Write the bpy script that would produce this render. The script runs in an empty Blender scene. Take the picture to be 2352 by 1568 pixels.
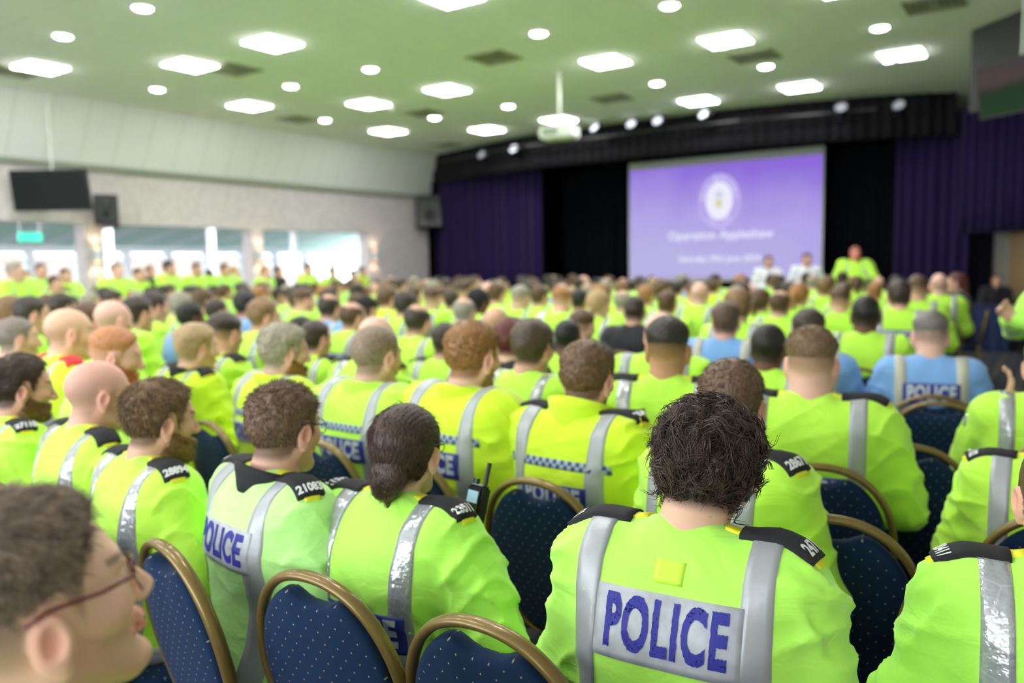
import bpy, bmesh, math, random
import numpy as np
from mathutils import Vector, Matrix
R = math.radians
sc = bpy.context.scene
col = sc.collection
# ------------------------------------------------------------------ camera
CAMH = 1.54
FPX = 1829.3
PITCH, ROLL, HEAD = .09495, -.016, .6081          # HEAD: turned left of the room's +Y axis
cd = bpy.data.cameras.new('camera'); cam = bpy.data.objects.new('camera', cd); col.objects.link(cam)
cam.location = (0, 0, CAMH)
cam.rotation_euler = (Matrix.Rotation(HEAD, 3, 'Z') @ Matrix.Rotation(math.pi/2 - PITCH, 3, 'X') @ Matrix.Rotation(ROLL, 3, 'Z')).to_euler()
cd.sensor_width = 36; cd.lens = FPX/2352*36
cd.clip_start = .05; cd.clip_end = 300
cd.dof.use_dof = True; cd.dof.focus_distance = 1.45; cd.dof.aperture_fstop = 1.9; cd.dof.aperture_blades = 9
sc.camera = cam
# ------------------------------------------------------------------ world, exposure
w = bpy.data.worlds.new('world'); sc.world = w; w.use_nodes = True
w.node_tree.nodes['Background'].inputs[0].default_value = (.86, .95, 1, 1)
w.node_tree.nodes['Background'].inputs[1].default_value = 3.4
sc.view_settings.view_transform = 'Standard'; sc.view_settings.look = 'None'
sc.view_settings.gamma = 1; sc.view_settings.use_curve_mapping = False
sc.view_settings.exposure = 0.74
sc.cycles.use_denoising = True
sc.cycles.max_bounces = 7; sc.cycles.diffuse_bounces = 4; sc.cycles.glossy_bounces = 3; sc.cycles.transmission_bounces = 6
sc.cycles.sample_clamp_indirect = 6
PANEL_L, DOWN_L = 22.0, 16.0                       # radiance of the ceiling panels and downlights
def area(name, loc, rot, sx, sy, power, color=(1, 1, 1)):
    ld = bpy.data.lights.new(name, 'AREA'); ld.shape = 'RECTANGLE'; ld.size = sx; ld.size_y = sy; ld.energy = power; ld.color = color
    o = bpy.data.objects.new(name, ld); col.objects.link(o); o.location = loc; o.rotation_euler = rot; return o
# added frontal fill before the unseen rear window opening, standing in for daylight
area('rear_fill', (-6, -5.6, 2.3), (R(97), 0, 0), 14, 2.4, 190, (.95, .98, 1))

# ------------------------------------------------------------------ picture geometry -> room
def ray(px, py):
    X, Y = px-1176, py-784
    X, Y = X*math.cos(-ROLL)-Y*math.sin(-ROLL), X*math.sin(-ROLL)+Y*math.cos(-ROLL)
    u, v = X/FPX, -Y/FPX
    c, s = math.cos(PITCH), math.sin(PITCH)
    up, fw = v*c-s, c+v*s
    u /= fw; up /= fw
    return Vector((u*math.cos(HEAD)-math.sin(HEAD), u*math.sin(HEAD)+math.cos(HEAD), up))
def at(px, py, D): return ray(px, py)*D + Vector((0, 0, CAMH))
def project(p):
    l = p[0]*math.cos(HEAD)+p[1]*math.sin(HEAD); z = -p[0]*math.sin(HEAD)+p[1]*math.cos(HEAD); u = p[2]-CAMH
    c, s = math.cos(PITCH), math.sin(PITCH); d = z*c-u*s; up = u*c+z*s
    if d < .05: return (-9999, -9999, d)
    x, y = FPX*l/d, -FPX*up/d
    return (1176+x*math.cos(ROLL)-y*math.sin(ROLL), 784+x*math.sin(ROLL)+y*math.cos(ROLL), z)

# ------------------------------------------------------------------ materials
def srgb(c):
    return tuple((x/255/12.92 if x/255 <= .04045 else ((x/255+.055)/1.055)**2.4) for x in c)
def mat(name, rgb, rough=.6, metal=0, spec=.5, emit=0, alpha=1, coat=0, sheen=0):
    m = bpy.data.materials.new(name); m.use_nodes = True
    b = m.node_tree.nodes['Principled BSDF']; c = srgb(rgb)
    b.inputs['Base Color'].default_value = (*c, 1); b.inputs['Roughness'].default_value = rough
    b.inputs['Metallic'].default_value = metal; b.inputs['Specular IOR Level'].default_value = spec
    b.inputs['Coat Weight'].default_value = coat; b.inputs['Sheen Weight'].default_value = sheen
    if emit:
        b.inputs['Emission Color'].default_value = (*c, 1); b.inputs['Emission Strength'].default_value = emit
    m.diffuse_color = (*c, 1)
    return m
def nd(m, t, **kw):
    n = m.node_tree.nodes.new(t)
    for k, v in kw.items(): setattr(n, k, v)
    return n
def lk(m, a, b): m.node_tree.links.new(a, b)
def bsdf(m): return m.node_tree.nodes['Principled BSDF']
def noise_bump(m, scale, strength, dist=.01, coord='Object', detail=3, stretch=None):
    tc = nd(m, 'ShaderNodeTexCoord'); n = nd(m, 'ShaderNodeTexNoise'); n.inputs['Scale'].default_value = scale; n.inputs['Detail'].default_value = detail
    src = tc.outputs[coord]
    if stretch:
        mp = nd(m, 'ShaderNodeMapping'); mp.inputs['Scale'].default_value = stretch; lk(m, src, mp.inputs[0]); src = mp.outputs[0]
    lk(m, src, n.inputs['Vector'])
    b = nd(m, 'ShaderNodeBump'); b.inputs['Strength'].default_value = strength; b.inputs['Distance'].default_value = dist
    lk(m, n.outputs[0], b.inputs['Height']); lk(m, b.outputs[0], bsdf(m).inputs['Normal']); return n
def noise_color(m, c1, c2, scale, coord='Object', lo=.35, hi=.65, detail=3, stretch=None):
    tc = nd(m, 'ShaderNodeTexCoord'); n = nd(m, 'ShaderNodeTexNoise'); n.inputs['Scale'].default_value = scale; n.inputs['Detail'].default_value = detail
    src = tc.outputs[coord]
    if stretch:
        mp = nd(m, 'ShaderNodeMapping'); mp.inputs['Scale'].default_value = stretch; lk(m, src, mp.inputs[0]); src = mp.outputs[0]
    lk(m, src, n.inputs['Vector'])
    r = nd(m, 'ShaderNodeValToRGB'); r.color_ramp.elements[0].position = lo; r.color_ramp.elements[1].position = hi
    r.color_ramp.elements[0].color = (*srgb(c1), 1); r.color_ramp.elements[1].color = (*srgb(c2), 1)
    lk(m, n.outputs[0], r.inputs[0]); lk(m, r.outputs[0], bsdf(m).inputs['Base Color'])
def mathn(m, op, a, b=None, c=None):
    n = nd(m, 'ShaderNodeMath', operation=op)
    for i, v in enumerate((a, b, c)):
        if v is None: continue
        if isinstance(v, (int, float)): n.inputs[i].default_value = v
        else: lk(m, v, n.inputs[i])
    return n.outputs[0]
def mixc(m, fac, a, b):
    n = nd(m, 'ShaderNodeMix', data_type='RGBA')
    if isinstance(fac, (int, float)): n.inputs[0].default_value = fac
    else: lk(m, fac, n.inputs[0])
    for i, v in ((6, a), (7, b)):
        if isinstance(v, tuple): n.inputs[i].default_value = (*srgb(v), 1)
        else: lk(m, v, n.inputs[i])
    return n.outputs[2]
def grid_lines(m, axes, pitch, width, base, line, offs=(0, 0, 0)):
    """thin joints between tiles: base colour with lines every pitch metres along the given axes"""
    tc = nd(m, 'ShaderNodeTexCoord'); s = nd(m, 'ShaderNodeSeparateXYZ'); lk(m, tc.outputs['Object'], s.inputs[0])
    f = None
    for a, pt in zip(axes, pitch):
        i = 'XYZ'.index(a)
        v = mathn(m, 'ADD', s.outputs[i], offs[i]); v = mathn(m, 'DIVIDE', v, pt); v = mathn(m, 'FRACT', v)
        v = mathn(m, 'SUBTRACT', v, .5); v = mathn(m, 'ABSOLUTE', v); v = mathn(m, 'GREATER_THAN', v, .5-width/pt/2)
        f = v if f is None else mathn(m, 'MAXIMUM', f, v)
    lk(m, mixc(m, f, base, line), bsdf(m).inputs['Base Color'])
    return f

# ------------------------------------------------------------------ mesh helpers
def link(name, me, material=None, parent=None, kind=None, loc=None):
    o = bpy.data.objects.new(name, me); col.objects.link(o)
    if material is not None and me is not None and not me.materials: me.materials.append(material)
    if parent is not None: o.parent = parent
    if kind: o['kind'] = kind
    if loc is not None: o.location = loc
    return o
def tag(o, label, cat, group=None):
    o['label'] = label; o['category'] = cat
    if group: o['group'] = group
    return o
def empty(name, loc=(0, 0, 0), rz=0.0):
    o = bpy.data.objects.new(name, None); col.objects.link(o); o.location = loc; o.rotation_euler = (0, 0, rz)
    o.empty_display_size = .1
    return o
def mesh_np(name, V, F, smooth=True, color=None, uv=None):
    me = bpy.data.meshes.new(name)
    V = np.asarray(V, dtype=np.float32)
    if isinstance(F, np.ndarray) and F.ndim == 2:
        nf, k = F.shape
        me.vertices.add(len(V)); me.vertices.foreach_set('co', V.ravel())
        me.loops.add(nf*k); me.loops.foreach_set('vertex_index', F.astype(np.int32).ravel())
        me.polygons.add(nf); me.polygons.foreach_set('loop_start', np.arange(0, nf*k, k, dtype=np.int32))
        me.update(calc_edges=True)
    else:
        me.from_pydata(V.tolist(), [], [tuple(f) for f in F]); me.update()
    if smooth: me.polygons.foreach_set('use_smooth', np.ones(len(me.polygons), dtype=bool))
    if color is not None:
        a = me.color_attributes.new('Col', 'FLOAT_COLOR', 'POINT')
        c = np.ones((len(V), 4), dtype=np.float32); c[:, :3] = color; a.data.foreach_set('color', c.ravel())
    if uv is not None:
        l = me.uv_layers.new(name='UVMap'); idx = np.zeros(len(me.loops), dtype=np.int32); me.loops.foreach_get('vertex_index', idx)
        l.data.foreach_set('uv', np.asarray(uv, dtype=np.float32)[idx].ravel())
    return me
class MB:
    """collects boxes, bars and tubes into ONE mesh"""
    def __init__(s): s.V = []; s.F = []; s.sm = False
    def add(s, V, F):
        n = len(s.V); s.V += [tuple(v) for v in V]; s.F += [tuple(i+n for i in f) for f in F]; return s
    def box(s, a, b, M=None):
        x0, y0, z0 = a; x1, y1, z1 = b
        V = [(x0,y0,z0),(x1,y0,z0),(x1,y1,z0),(x0,y1,z0),(x0,y0,z1),(x1,y0,z1),(x1,y1,z1),(x0,y1,z1)]
        if M is not None: V = [M @ Vector(v) for v in V]
        return s.add(V, [(0,3,2,1),(4,5,6,7),(0,1,5,4),(1,2,6,5),(2,3,7,6),(3,0,4,7)])
    def tube(s, pts, r, n=8, closed=False, flat=None, up=None):
        pts = [Vector(p) for p in pts]; m = len(pts); V = []
        rr = r if isinstance(r, (list, tuple)) else [r]*m
        pu = None
        for i, p in enumerate(pts):
            a = pts[(i-1) % m] if (closed or i) else p; b = pts[(i+1) % m] if (closed or i < m-1) else p
            t = (b-a).normalized()
            if up is not None: u = Vector(up)
            elif pu is None: u = Vector((0, 0, 1)) if abs(t.z) < .9 else Vector((1, 0, 0))
            else: u = pu
            u = (u - t*u.dot(t)).normalized(); pu = u; v = t.cross(u)
            fl = flat or (1, 1)
            for k in range(n):
                an = 2*math.pi*(k+.5)/n
                V.append(p + u*math.cos(an)*rr[i]*fl[0] + v*math.sin(an)*rr[i]*fl[1])
        F = []
        for i in range(m if closed else m-1):
            j = (i+1) % m
            for k in range(n): F.append((i*n+k, i*n+(k+1) % n, j*n+(k+1) % n, j*n+k))
        if not closed: F += [tuple(range(n))[::-1], tuple((m-1)*n+k for k in range(n))]
        return s.add(V, F)
    def lathe(s, prof, n=24, M=None):
        V = []; F = []
        for (r, z) in prof:
            for k in range(n):
                a = 2*math.pi*k/n; v = Vector((r*math.cos(a), r*math.sin(a), z)); V.append(M @ v if M is not None else v)
        for i in range(len(prof)-1):
            for k in range(n): F.append((i*n+k, i*n+(k+1) % n, (i+1)*n+(k+1) % n, (i+1)*n+k))
        F += [tuple(range(n))[::-1], tuple((len(prof)-1)*n+k for k in range(n))]
        return s.add(V, F)
    def poly(s, pts, F): return s.add(pts, F)
    def mesh(s, name, smooth=False, bevel=0):
        me = bpy.data.meshes.new(name); me.from_pydata([tuple(v) for v in s.V], [], s.F); me.update()
        if bevel:
            bm = bmesh.new(); bm.from_mesh(me)
            es = [e for e in bm.edges if len(e.link_faces) == 2 and e.calc_face_angle(0) > .6]
            bmesh.ops.bevel(bm, geom=es, offset=bevel, segments=2, affect='EDGES', clamp_overlap=True); bm.to_mesh(me); bm.free()
        if smooth: me.polygons.foreach_set('use_smooth', np.ones(len(me.polygons), dtype=bool))
        return me
    def build(s, name, material, parent=None, kind=None, smooth=False, bevel=0, loc=None):
        return link(name, s.mesh(name, smooth, bevel), material, parent, kind, loc)
def text_mesh(body, size, extrude=0, bold=0.0, sub=0, space=1.0):
    cu = bpy.data.curves.new('lettering', 'FONT'); cu.body = body; cu.size = size; cu.extrude = extrude; cu.offset = bold
    cu.align_x = 'CENTER'; cu.align_y = 'CENTER'; cu.resolution_u = 4 if bold else 3; cu.space_character = space
    o = bpy.data.objects.new('lettering', cu); col.objects.link(o)
    dg = bpy.context.evaluated_depsgraph_get(); me = bpy.data.meshes.new_from_object(o.evaluated_get(dg))
    bpy.data.objects.remove(o); bpy.data.curves.remove(cu)
    if sub:
        bm = bmesh.new(); bm.from_mesh(me); bmesh.ops.triangulate(bm, faces=bm.faces)
        for _ in range(4):
            es = [e for e in bm.edges if e.calc_length() > sub]
            if not es: break
            bmesh.ops.subdivide_edges(bm, edges=es, cuts=1); bmesh.ops.triangulate(bm, faces=bm.faces)
        bm.to_mesh(me); bm.free()
    return me
def copy_tree(o, parent=None):
    c = o.copy(); col.objects.link(c)
    if parent is not None: c.parent = parent; c.matrix_parent_inverse = o.matrix_parent_inverse
    for ch in [x for x in KIDS.get(o.name, [])]: copy_tree(ch, c)
    return c
KIDS = {}
def index_kids(o):
    KIDS[o.name] = list(o.children)
    for ch in o.children: index_kids(ch)
def ordinal(n): return ['first','second','third','fourth','fifth','sixth','seventh','eighth','ninth','tenth','eleventh','twelfth','thirteenth','fourteenth','fifteenth','sixteenth','seventeenth','eighteenth','nineteenth','twentieth'][n] if n < 20 else '%dth' % (n+1)
# ================================================================== THE SETTING
CEIL = 4.51
m_ceil = mat('ceiling_tile', (250, 252, 247), .9)
grid_lines(m_ceil, 'XY', (.6, 1.2), .012, (250, 252, 246), (228, 234, 218), (.0, .1, 0))
MB().box((-15.2, -6, CEIL), (3.2, 20, CEIL+.2)).build('ceiling', m_ceil, kind='structure')
# carpet: dark navy with woven brown and grey stripes running both ways
m_fl = mat('carpet', (40, 44, 58), .95)
def carpet():
    m = m_fl
    tc = nd(m, 'ShaderNodeTexCoord'); s = nd(m, 'ShaderNodeSeparateXYZ'); lk(m, tc.outputs['Object'], s.inputs[0])
    def stripes(o, pitch, wd, off):
        v = mathn(m, 'ADD', o, off); v = mathn(m, 'DIVIDE', v, pitch); v = mathn(m, 'FRACT', v)
        return mathn(m, 'LESS_THAN', v, wd/pitch)
    c = mixc(m, stripes(s.outputs[0], .16, .05, .0), (44, 46, 56), (62, 66, 78))
    c = mixc(m, mathn(m, 'MULTIPLY', stripes(s.outputs[0], .32, .022, .1), 1.0), c, (112, 92, 62))
    c = mixc(m, mathn(m, 'MULTIPLY', stripes(s.outputs[1], .40, .03, .0), .5), c, (74, 74, 80))
    n = nd(m, 'ShaderNodeTexNoise'); n.inputs['Scale'].default_value = 90; lk(m, tc.outputs['Object'], n.inputs['Vector'])
    c = mixc(m, mathn(m, 'MULTIPLY', n.outputs[0], .35), c, (30, 32, 44))
    lk(m, c, bsdf(m).inputs['Base Color'])
carpet()
MB().box((-26, -6, -.1), (3.2, 20, 0)).build('floor', m_fl, kind='structure')
m_wall = mat('wallpaper', (196, 191, 189), .85)
noise_color(m_wall, (218, 208, 210), (207, 197, 199), 8, lo=.42, hi=.58, detail=5)
# left wall: solid above 2.42 m, three wide openings to the side room below
wl = MB()
X0, X1 = -14.95, -14.6
openings = [(4.3, 7.52), (7.86, 11.14), (11.42, 14.68)]
edges = [-6]+[v for o in openings for v in o]+[17.0]
for i in range(0, len(edges), 2): wl.box((X0, edges[i], 0), (X1, edges[i+1], 2.42))
wl.box((X0, -6, 2.42), (X1, 17.0, 3.5))
wl.build('wall_left', m_wall, kind='structure')
# sloping panelled fascia between wall and ceiling
m_fas = mat('fascia_panels', (205, 208, 196), .7)
grid_lines(m_fas, 'Y', (.6,), .014, (232, 232, 232), (196, 200, 190), (0, .35, 0))
fa = MB()
ye = 17.0; y0 = -6
P = [(-14.62, 3.46), (-14.5, 3.46), (-13.92, CEIL), (-14.62, CEIL)]
V = [(x, y0, z) for x, z in P]+[(x, ye if x < -14.1 else ye-.35, z) for x, z in P]
fa.add(V, [(0,1,2,3),(7,6,5,4),(0,4,5,1),(1,5,6,2),(2,6,7,3),(3,7,4,0)])
fa.build('trim_1', m_fas, kind='structure')
m_lip = mat('fascia_lip', (150, 158, 140), .6)
MB().box((-14.6, -6, 3.40), (-14.44, 16.95, 3.47)).build('trim_2', m_lip, kind='structure')
# wooden top edge glow board along the ceiling
m_dark = mat('stage_black', (12, 12, 15), .95, spec=.1)
m_wood = mat('door_wood', (196, 160, 104), .5)
m_cream = mat('cream_paint', (196, 192, 180), .8)
MB().box((-15.2, -6, 0), (3.2, -5.8, .9)).box((-15.2, -6, 3.4), (3.2, -5.8, CEIL)).box((-15.2, -6, .9), (-13.2, -5.8, 3.4)).box((1.2, -6, .9), (3.2, -5.8, 3.4)).build('wall_back', m_wall, kind='structure')
MB().box((3.0, -6, 0), (3.2, 20, CEIL)).build('wall_right', m_cream, kind='structure')
MB().box((-15.2, 19.4, 0), (3.2, 19.6, CEIL)).build('wall_front', m_dark, kind='structure')
MB().box((-15.2, 16.98, 0), (-14.6, 19.4, CEIL)).build('wall_stage_left', m_dark, kind='structure')
# cream return wall and wooden door to the right of the stage
MB().box((-1.22, 18.2, 0), (3.0, 18.35, 3.4)).build('wall_stage_right', m_cream, kind='structure')
dr = MB().box((-.86, 18.12, .02), (.1, 18.19, 2.1)).box((-.93, 18.1, 0), (-.86, 18.2, 2.17)).box((.1, 18.1, 0), (.17, 18.2, 2.17)).box((-.93, 18.1, 2.1), (.17, 18.2, 2.17)).build('door_1', m_wood, kind='structure')
MB().box((-.62, 18.09, 1.5), (-.42, 18.12, 1.72)).build('door_sign', mat('door_notice', (190, 170, 200), .5), dr)
# dark grey bulkhead on the right, running diagonally to the stage
m_bulk = mat('bulkhead_grey', (48, 48, 48), .8)
bk = MB()
pts = [(-.3, 11.42), (-1.15, 12.3), (3.0, 12.5), (3.0, 11.42)]
V = [(x, y, z) for z in (3.45, CEIL) for x, y in pts]; n = len(pts)
bk.add(V, [tuple(range(n))[::-1], tuple(range(n, 2*n))]+[(i, (i+1) % n, (i+1) % n+n, i+n) for i in range(n)])
bk.build('trim_3', m_bulk, kind='structure')
# stage platform
m_stage = mat('stage_front', (24, 22, 28), .8)
st = MB(); pts = [(-14.5, 16.6), (-12.5, 15.75), (-10, 15.6), (-5.2, 15.6), (-3.4, 16.0), (-2.3, 16.6), (-2.3, 19.3), (-14.5, 19.3)]
V = [(x, y, z) for z in (0, .6) for x, y in pts]; n = len(pts)
st.add(V, [tuple(range(n))[::-1], tuple(range(n, 2*n))]+[(i, (i+1) % n, (i+1) % n+n, i+n) for i in range(n)])
tag(st.build('stage', m_stage), 'low dark stage platform below the projection screen', 'stage')
# valance above the stage
m_val = mat('valance_dark', (24, 21, 27), .8, spec=.2)
noise_bump(m_val, 6, .6, .05, stretch=(6, 6, .5))
va = MB(); vp = [(-14.4, 16.9), (-13.85, 16.62), (-12.0, 15.98), (-10.0, 15.5), (-7.7, 15.5), (-5.3, 15.5), (-3.05, 15.96), (-2.3, 16.3), (-1.75, 16.6)]
def wavy(pts, z0, z1, amp, wl_, th=.03, step=.03, gather=None):
    """cloth hanging in folds along a polyline"""
    P = [Vector((*p, 0)) for p in pts]; L = [0]
    for a, b in zip(P, P[1:]): L.append(L[-1]+(b-a).length)
    n = int(L[-1]/step); out = []
    for i in range(n+1):
        s = L[-1]*i/n; k = max(j for j in range(len(P)-1) if L[j] <= s+1e-6); t = (s-L[k])/(L[k+1]-L[k])
        d = (P[k+1]-P[k]).normalized(); nn = Vector((d.y, -d.x, 0)); p = P[k].lerp(P[k+1], t)
        a = amp*(math.sin(2*math.pi*s/wl_)+.45*math.sin(2*math.pi*s/wl_*.37+1)+.25*math.sin(2*math.pi*s/wl_*2.3+2))
        out.append((p, nn, a))
    V = []; zs = 5
    for j in range(zs):
        z = z0+(z1-z0)*j/(zs-1); f = 1.15-.5*j/(zs-1)
        for p, nn, a in out: q = p+nn*a*f; V.append((q.x, q.y, z))
    nb = len(V)
    for j in range(zs):
        z = z0+(z1-z0)*j/(zs-1); f = 1.15-.5*j/(zs-1)
        for p, nn, a in out: q = p+nn*(a*f-th); V.append((q.x, q.y, z))
    m = len(out); F = []
    for j in range(zs-1):
        for i in range(m-1):
            F.append((j*m+i, j*m+i+1, (j+1)*m+i+1, (j+1)*m+i)); F.append((nb+j*m+i, nb+(j+1)*m+i, nb+(j+1)*m+i+1, nb+j*m+i+1))
    for i in range(m-1):
        F.append((i, nb+i, nb+i+1, i+1)); k = (zs-1)*m; F.append((k+i, k+i+1, nb+k+i+1, nb+k+i))
    for i in (0, m-1):
        for j in range(zs-1): F.append((j*m+i, (j+1)*m+i, nb+(j+1)*m+i, nb+j*m+i))
    return V, F
V, F = wavy(vp, 3.74, CEIL, .035, .22)
tag(MB().add(V, F).build('stage_valance', m_val, smooth=True), 'dark pelmet cloth hung from the ceiling along the stage front', 'curtain')
m_pur = mat('purple_velvet', (30, 18, 62), .9, sheen=.08, spec=.2)
m_blk = mat('black_drape', (5, 6, 12), .95, sheen=.0, spec=.1)
def curtain(pts, z0, z1, m, lab, amp=.07, wl_=.3, name='curtain'):
    V, F = wavy(pts, z0, z1, amp, wl_)
    tag(MB().add(V, F).build(name, m, smooth=True), lab, 'curtain')
curtain([(-14.5, 17.3), (-13.6, 16.6), (-10.5, 16.45)], .6, 4.3, m_pur, 'dark purple velvet stage curtain drawn to the loudspeaker side of the stage', .06, .28)
curtain([(-10.6, 17.6), (-8.2, 17.75)], .6, 4.3, m_blk, 'black drape hanging between the purple curtain and the projection screen', .05, .4, 'drape')
curtain([(-14.5, 18.9), (-2.2, 18.9)], .6, 4.3, m_blk, 'black backdrop cloth across the rear of the stage behind the screen', .05, .5, 'backdrop')
curtain([(-4.6, 17.9), (-2.5, 17.6)], .6, 4.3, m_blk, 'black drape hanging behind the standing officer at the screen side', .04, .4, 'drape')
curtain([(-2.75, 16.9), (-1.5, 16.8)], .02, 4.2, m_pur, 'long purple velvet curtain beside the blue covered table', .06, .2)
curtain([(-1.62, 16.55), (-.2, 15.8), (.9, 15.1)], 1.98, 4.2, m_pur, 'short purple velvet pelmet over the side exit', .05, .17)
curtain([(-1.62, 17.5), (-1.2, 18.0)], .02, 2.1, mat('navy_drape', (16, 16, 40), .95), 'narrow navy drape beside the cream wall at the exit', .03, .2, 'drape')
# ---- projection screen with its slide
scr = empty('projection_screen', (-6.35, 17.2, 1.12)); tag(scr, 'large projection screen on stage showing a violet title slide', 'screen')
hw, H = 2.2, 2.75
MB().tube([(-hw+.1, .05, 3.4), (-hw+.1, .05, H)], .02).tube([(hw-.1, .05, 3.4), (hw-.1, .05, H)], .02).tube([(-hw, .04, H), (hw, .04, H)], .035).build('hanging_case', m_bp if 'm_bp' in globals() else m_dark, scr)
MB().box((-hw, .0, 0), (hw, .02, H)).build('screen_cloth', mat('screen_cloth', (186, 186, 182), .9), scr)
m_img = bpy.data.materials.new('projected_slide'); m_img.use_nodes = True
def slide():
    m = m_img; b = bsdf(m); tc = nd(m, 'ShaderNodeTexCoord'); s = nd(m, 'ShaderNodeSeparateXYZ'); lk(m, tc.outputs['Object'], s.inputs[0])
    v = mathn(m, 'DIVIDE', s.outputs[2], H); v = mathn(m, 'ADD', v, mathn(m, 'MULTIPLY', s.outputs[0], .05))
    n = nd(m, 'ShaderNodeTexNoise'); n.inputs['Scale'].default_value = .9; lk(m, tc.outputs['Object'], n.inputs['Vector'])
    v = mathn(m, 'ADD', v, mathn(m, 'MULTIPLY', mathn(m, 'SUBTRACT', n.outputs[0], .5), .45))
    r = nd(m, 'ShaderNodeValToRGB'); e = r.color_ramp.elements
    e[0].position = .12; e[0].color = (*srgb((190, 182, 238)), 1); e[1].position = .95; e[1].color = (*srgb((146, 108, 228)), 1)
    k = e.new(.5); k.color = (*srgb((180, 166, 240)), 1)
    lk(m, v, r.inputs[0]); lk(m, r.outputs[0], b.inputs['Emission Color']); b.inputs['Emission Strength'].default_value = .52
    b.inputs['Base Color'].default_value = (.05, .05, .05, 1); b.inputs['Roughness'].default_value = .9; b.inputs['Specular IOR Level'].default_value = 0
slide()
img = MB().box((-hw+.03, -.012, .08), (hw-.03, -.002, H-.17)).build('title_slide', m_img, scr)
m_wh = mat('slide_white', (238, 236, 255), 1, emit=.58, spec=0); bsdf(m_wh).inputs['Base Color'].default_value = (.05, .05, .05, 1)
m_lil = mat('slide_lilac', (176, 156, 240), 1, emit=.55, spec=0); bsdf(m_lil).inputs['Base Color'].default_value = (.05, .05, .05, 1)
m_yel = mat('slide_yellow', (222, 214, 120), 1, emit=.55, spec=0); bsdf(m_yel).inputs['Base Color'].default_value = (.05, .05, .05, 1)
m_gry = mat('slide_grey', (200, 200, 222), 1, emit=.55, spec=0); bsdf(m_gry).inputs['Base Color'].default_value = (.05, .05, .05, 1)
def oval(rx, rz, y, cx=0, cz=1.77, n=48, k=None):
    pts = [(cx+rx*math.cos(2*math.pi*i/n), y, cz+rz*math.sin(2*math.pi*i/n)) for i in range(n)]
    pts += [(x, y+.004, z) for x, _, z in pts]
    return MB().add(pts, [tuple(range(n)), tuple(range(n, 2*n))[::-1]]+[(i, (i+1) % n, (i+1) % n+n, i+n) for i in range(n)])
oval(.455, .575, -.017).build('emblem', m_wh, img); oval(.44, .56, -.019).build('emblem_band', m_lil, img); oval(.31, .42, -.022).build('emblem_oval', m_wh, img)
ex = MB(); ex.add([(-.075, -.028, 1.78), (.075, -.028, 1.78), (.07, -.028, 1.68), (0, -.028, 1.58), (-.07, -.028, 1.68)], [(0, 1, 2, 3, 4)]); ex.build('emblem_shield', m_yel, img)
ex = MB()
for sx in (-1, 1):
    for k in range(4): ex.box((sx*(.03+.022*k)-.008, -.03, 1.84+.02*k), (sx*(.03+.022*k)+.008, -.026, 1.95-.01*k))
ex.box((-.03, -.03, 1.8), (.03, -.026, 1.9)); ex.add([(-.05, -.03, 1.92), (0, -.03, 2.0), (.05, -.03, 1.92)], [(0, 2, 1)]); ex.build('emblem_crest', m_gry, img)
def flat_text(body, size, loc, m, name, parent, rot=(R(90), 0, 0), bold=.0, sx=1.0):
    me = text_mesh(body, size, .001, bold); o = link(name, me, m, parent); o.location = loc; o.rotation_euler = rot; o.scale = (sx, 1, 1); return o
flat_text('Operation Appleshaw', .27, (0, -.018, 1.02), m_wh, 'slide_title', img, bold=.004)
flat_text('Saturday 29th June 2024', .19, (0, -.018, .5), m_wh, 'slide_date', img, bold=.003)
arc = 'WEST MIDLANDS'
MBt = []
for i, ch in enumerate(arc+'|POLICE'): pass
def arc_text(word, a0, a1, flip):
    for i, ch in enumerate(word):
        if ch == ' ': continue
        a = a0+(a1-a0)*(i/(len(word)-1)); x, z = .375*math.cos(a), .49*math.sin(a)
        o = flat_text(ch, .105, (x, -.023, 1.77+z), m_wh, 'emblem_letter', img, bold=.002); o.rotation_euler = (R(90), (-(a-math.pi/2)) if not flip else -(a+math.pi/2), 0)
arc_text('WEST MIDLANDS', R(172), R(8), False); arc_text('POLICE', R(232), R(308), True)

# ---- side room seen through the openings
m_ann = mat('annex_render', (226, 214, 210), .8); m_frame = mat('white_frame', (235, 238, 245), .5); m_mint = mat('mint_ceiling', (196, 236, 214), .8)
grid_lines(m_mint, 'Y', (1.1,), .35, (208, 242, 224), (236, 250, 244), (0, 0, 0))
m_glass = bpy.data.materials.new('window_glass'); m_glass.use_nodes = True
b = bsdf(m_glass); b.inputs['Transmission Weight'].default_value = 1; b.inputs['Roughness'].default_value = 0; b.inputs['IOR'].default_value = 1.02; b.inputs['Base Color'].default_value = (.95, .98, 1, 1)
MB().add([(-21.2, 2, 2.2), (-14.95, 2, 3.3), (-14.95, 22, 3.3), (-21.2, 22, 2.2), (-21.2, 2, 2.3), (-14.95, 2, 3.4), (-14.95, 22, 3.4), (-21.2, 22, 2.3)], [(0,1,2,3),(7,6,5,4),(0,4,5,1),(1,5,6,2),(2,6,7,3),(3,7,4,0)]).build('ceiling_side', m_mint, kind='structure')
wb = MB().box((-21.3, 2, 0), (-21.1, 22, .8)).box((-21.3, 2, 2.05), (-21.1, 22, 2.3))
for y in np.arange(2, 22.1, 1.25): wb.box((-21.3, y-.09, .8), (-21.1, y+.09, 2.05))
wb.box((-21.25, 2, 1.80), (-21.15, 22, 1.86)); wb.build('window_1', m_frame, kind='structure')
MB().box((-21.21, 2, .8), (-21.19, 22, 2.05)).build('window_2', m_glass, kind='structure')
MB().box((-21.3, 1.9, 0), (-14.95, 2.1, 3.5)).build('wall_side_near', m_ann, kind='structure')
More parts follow.
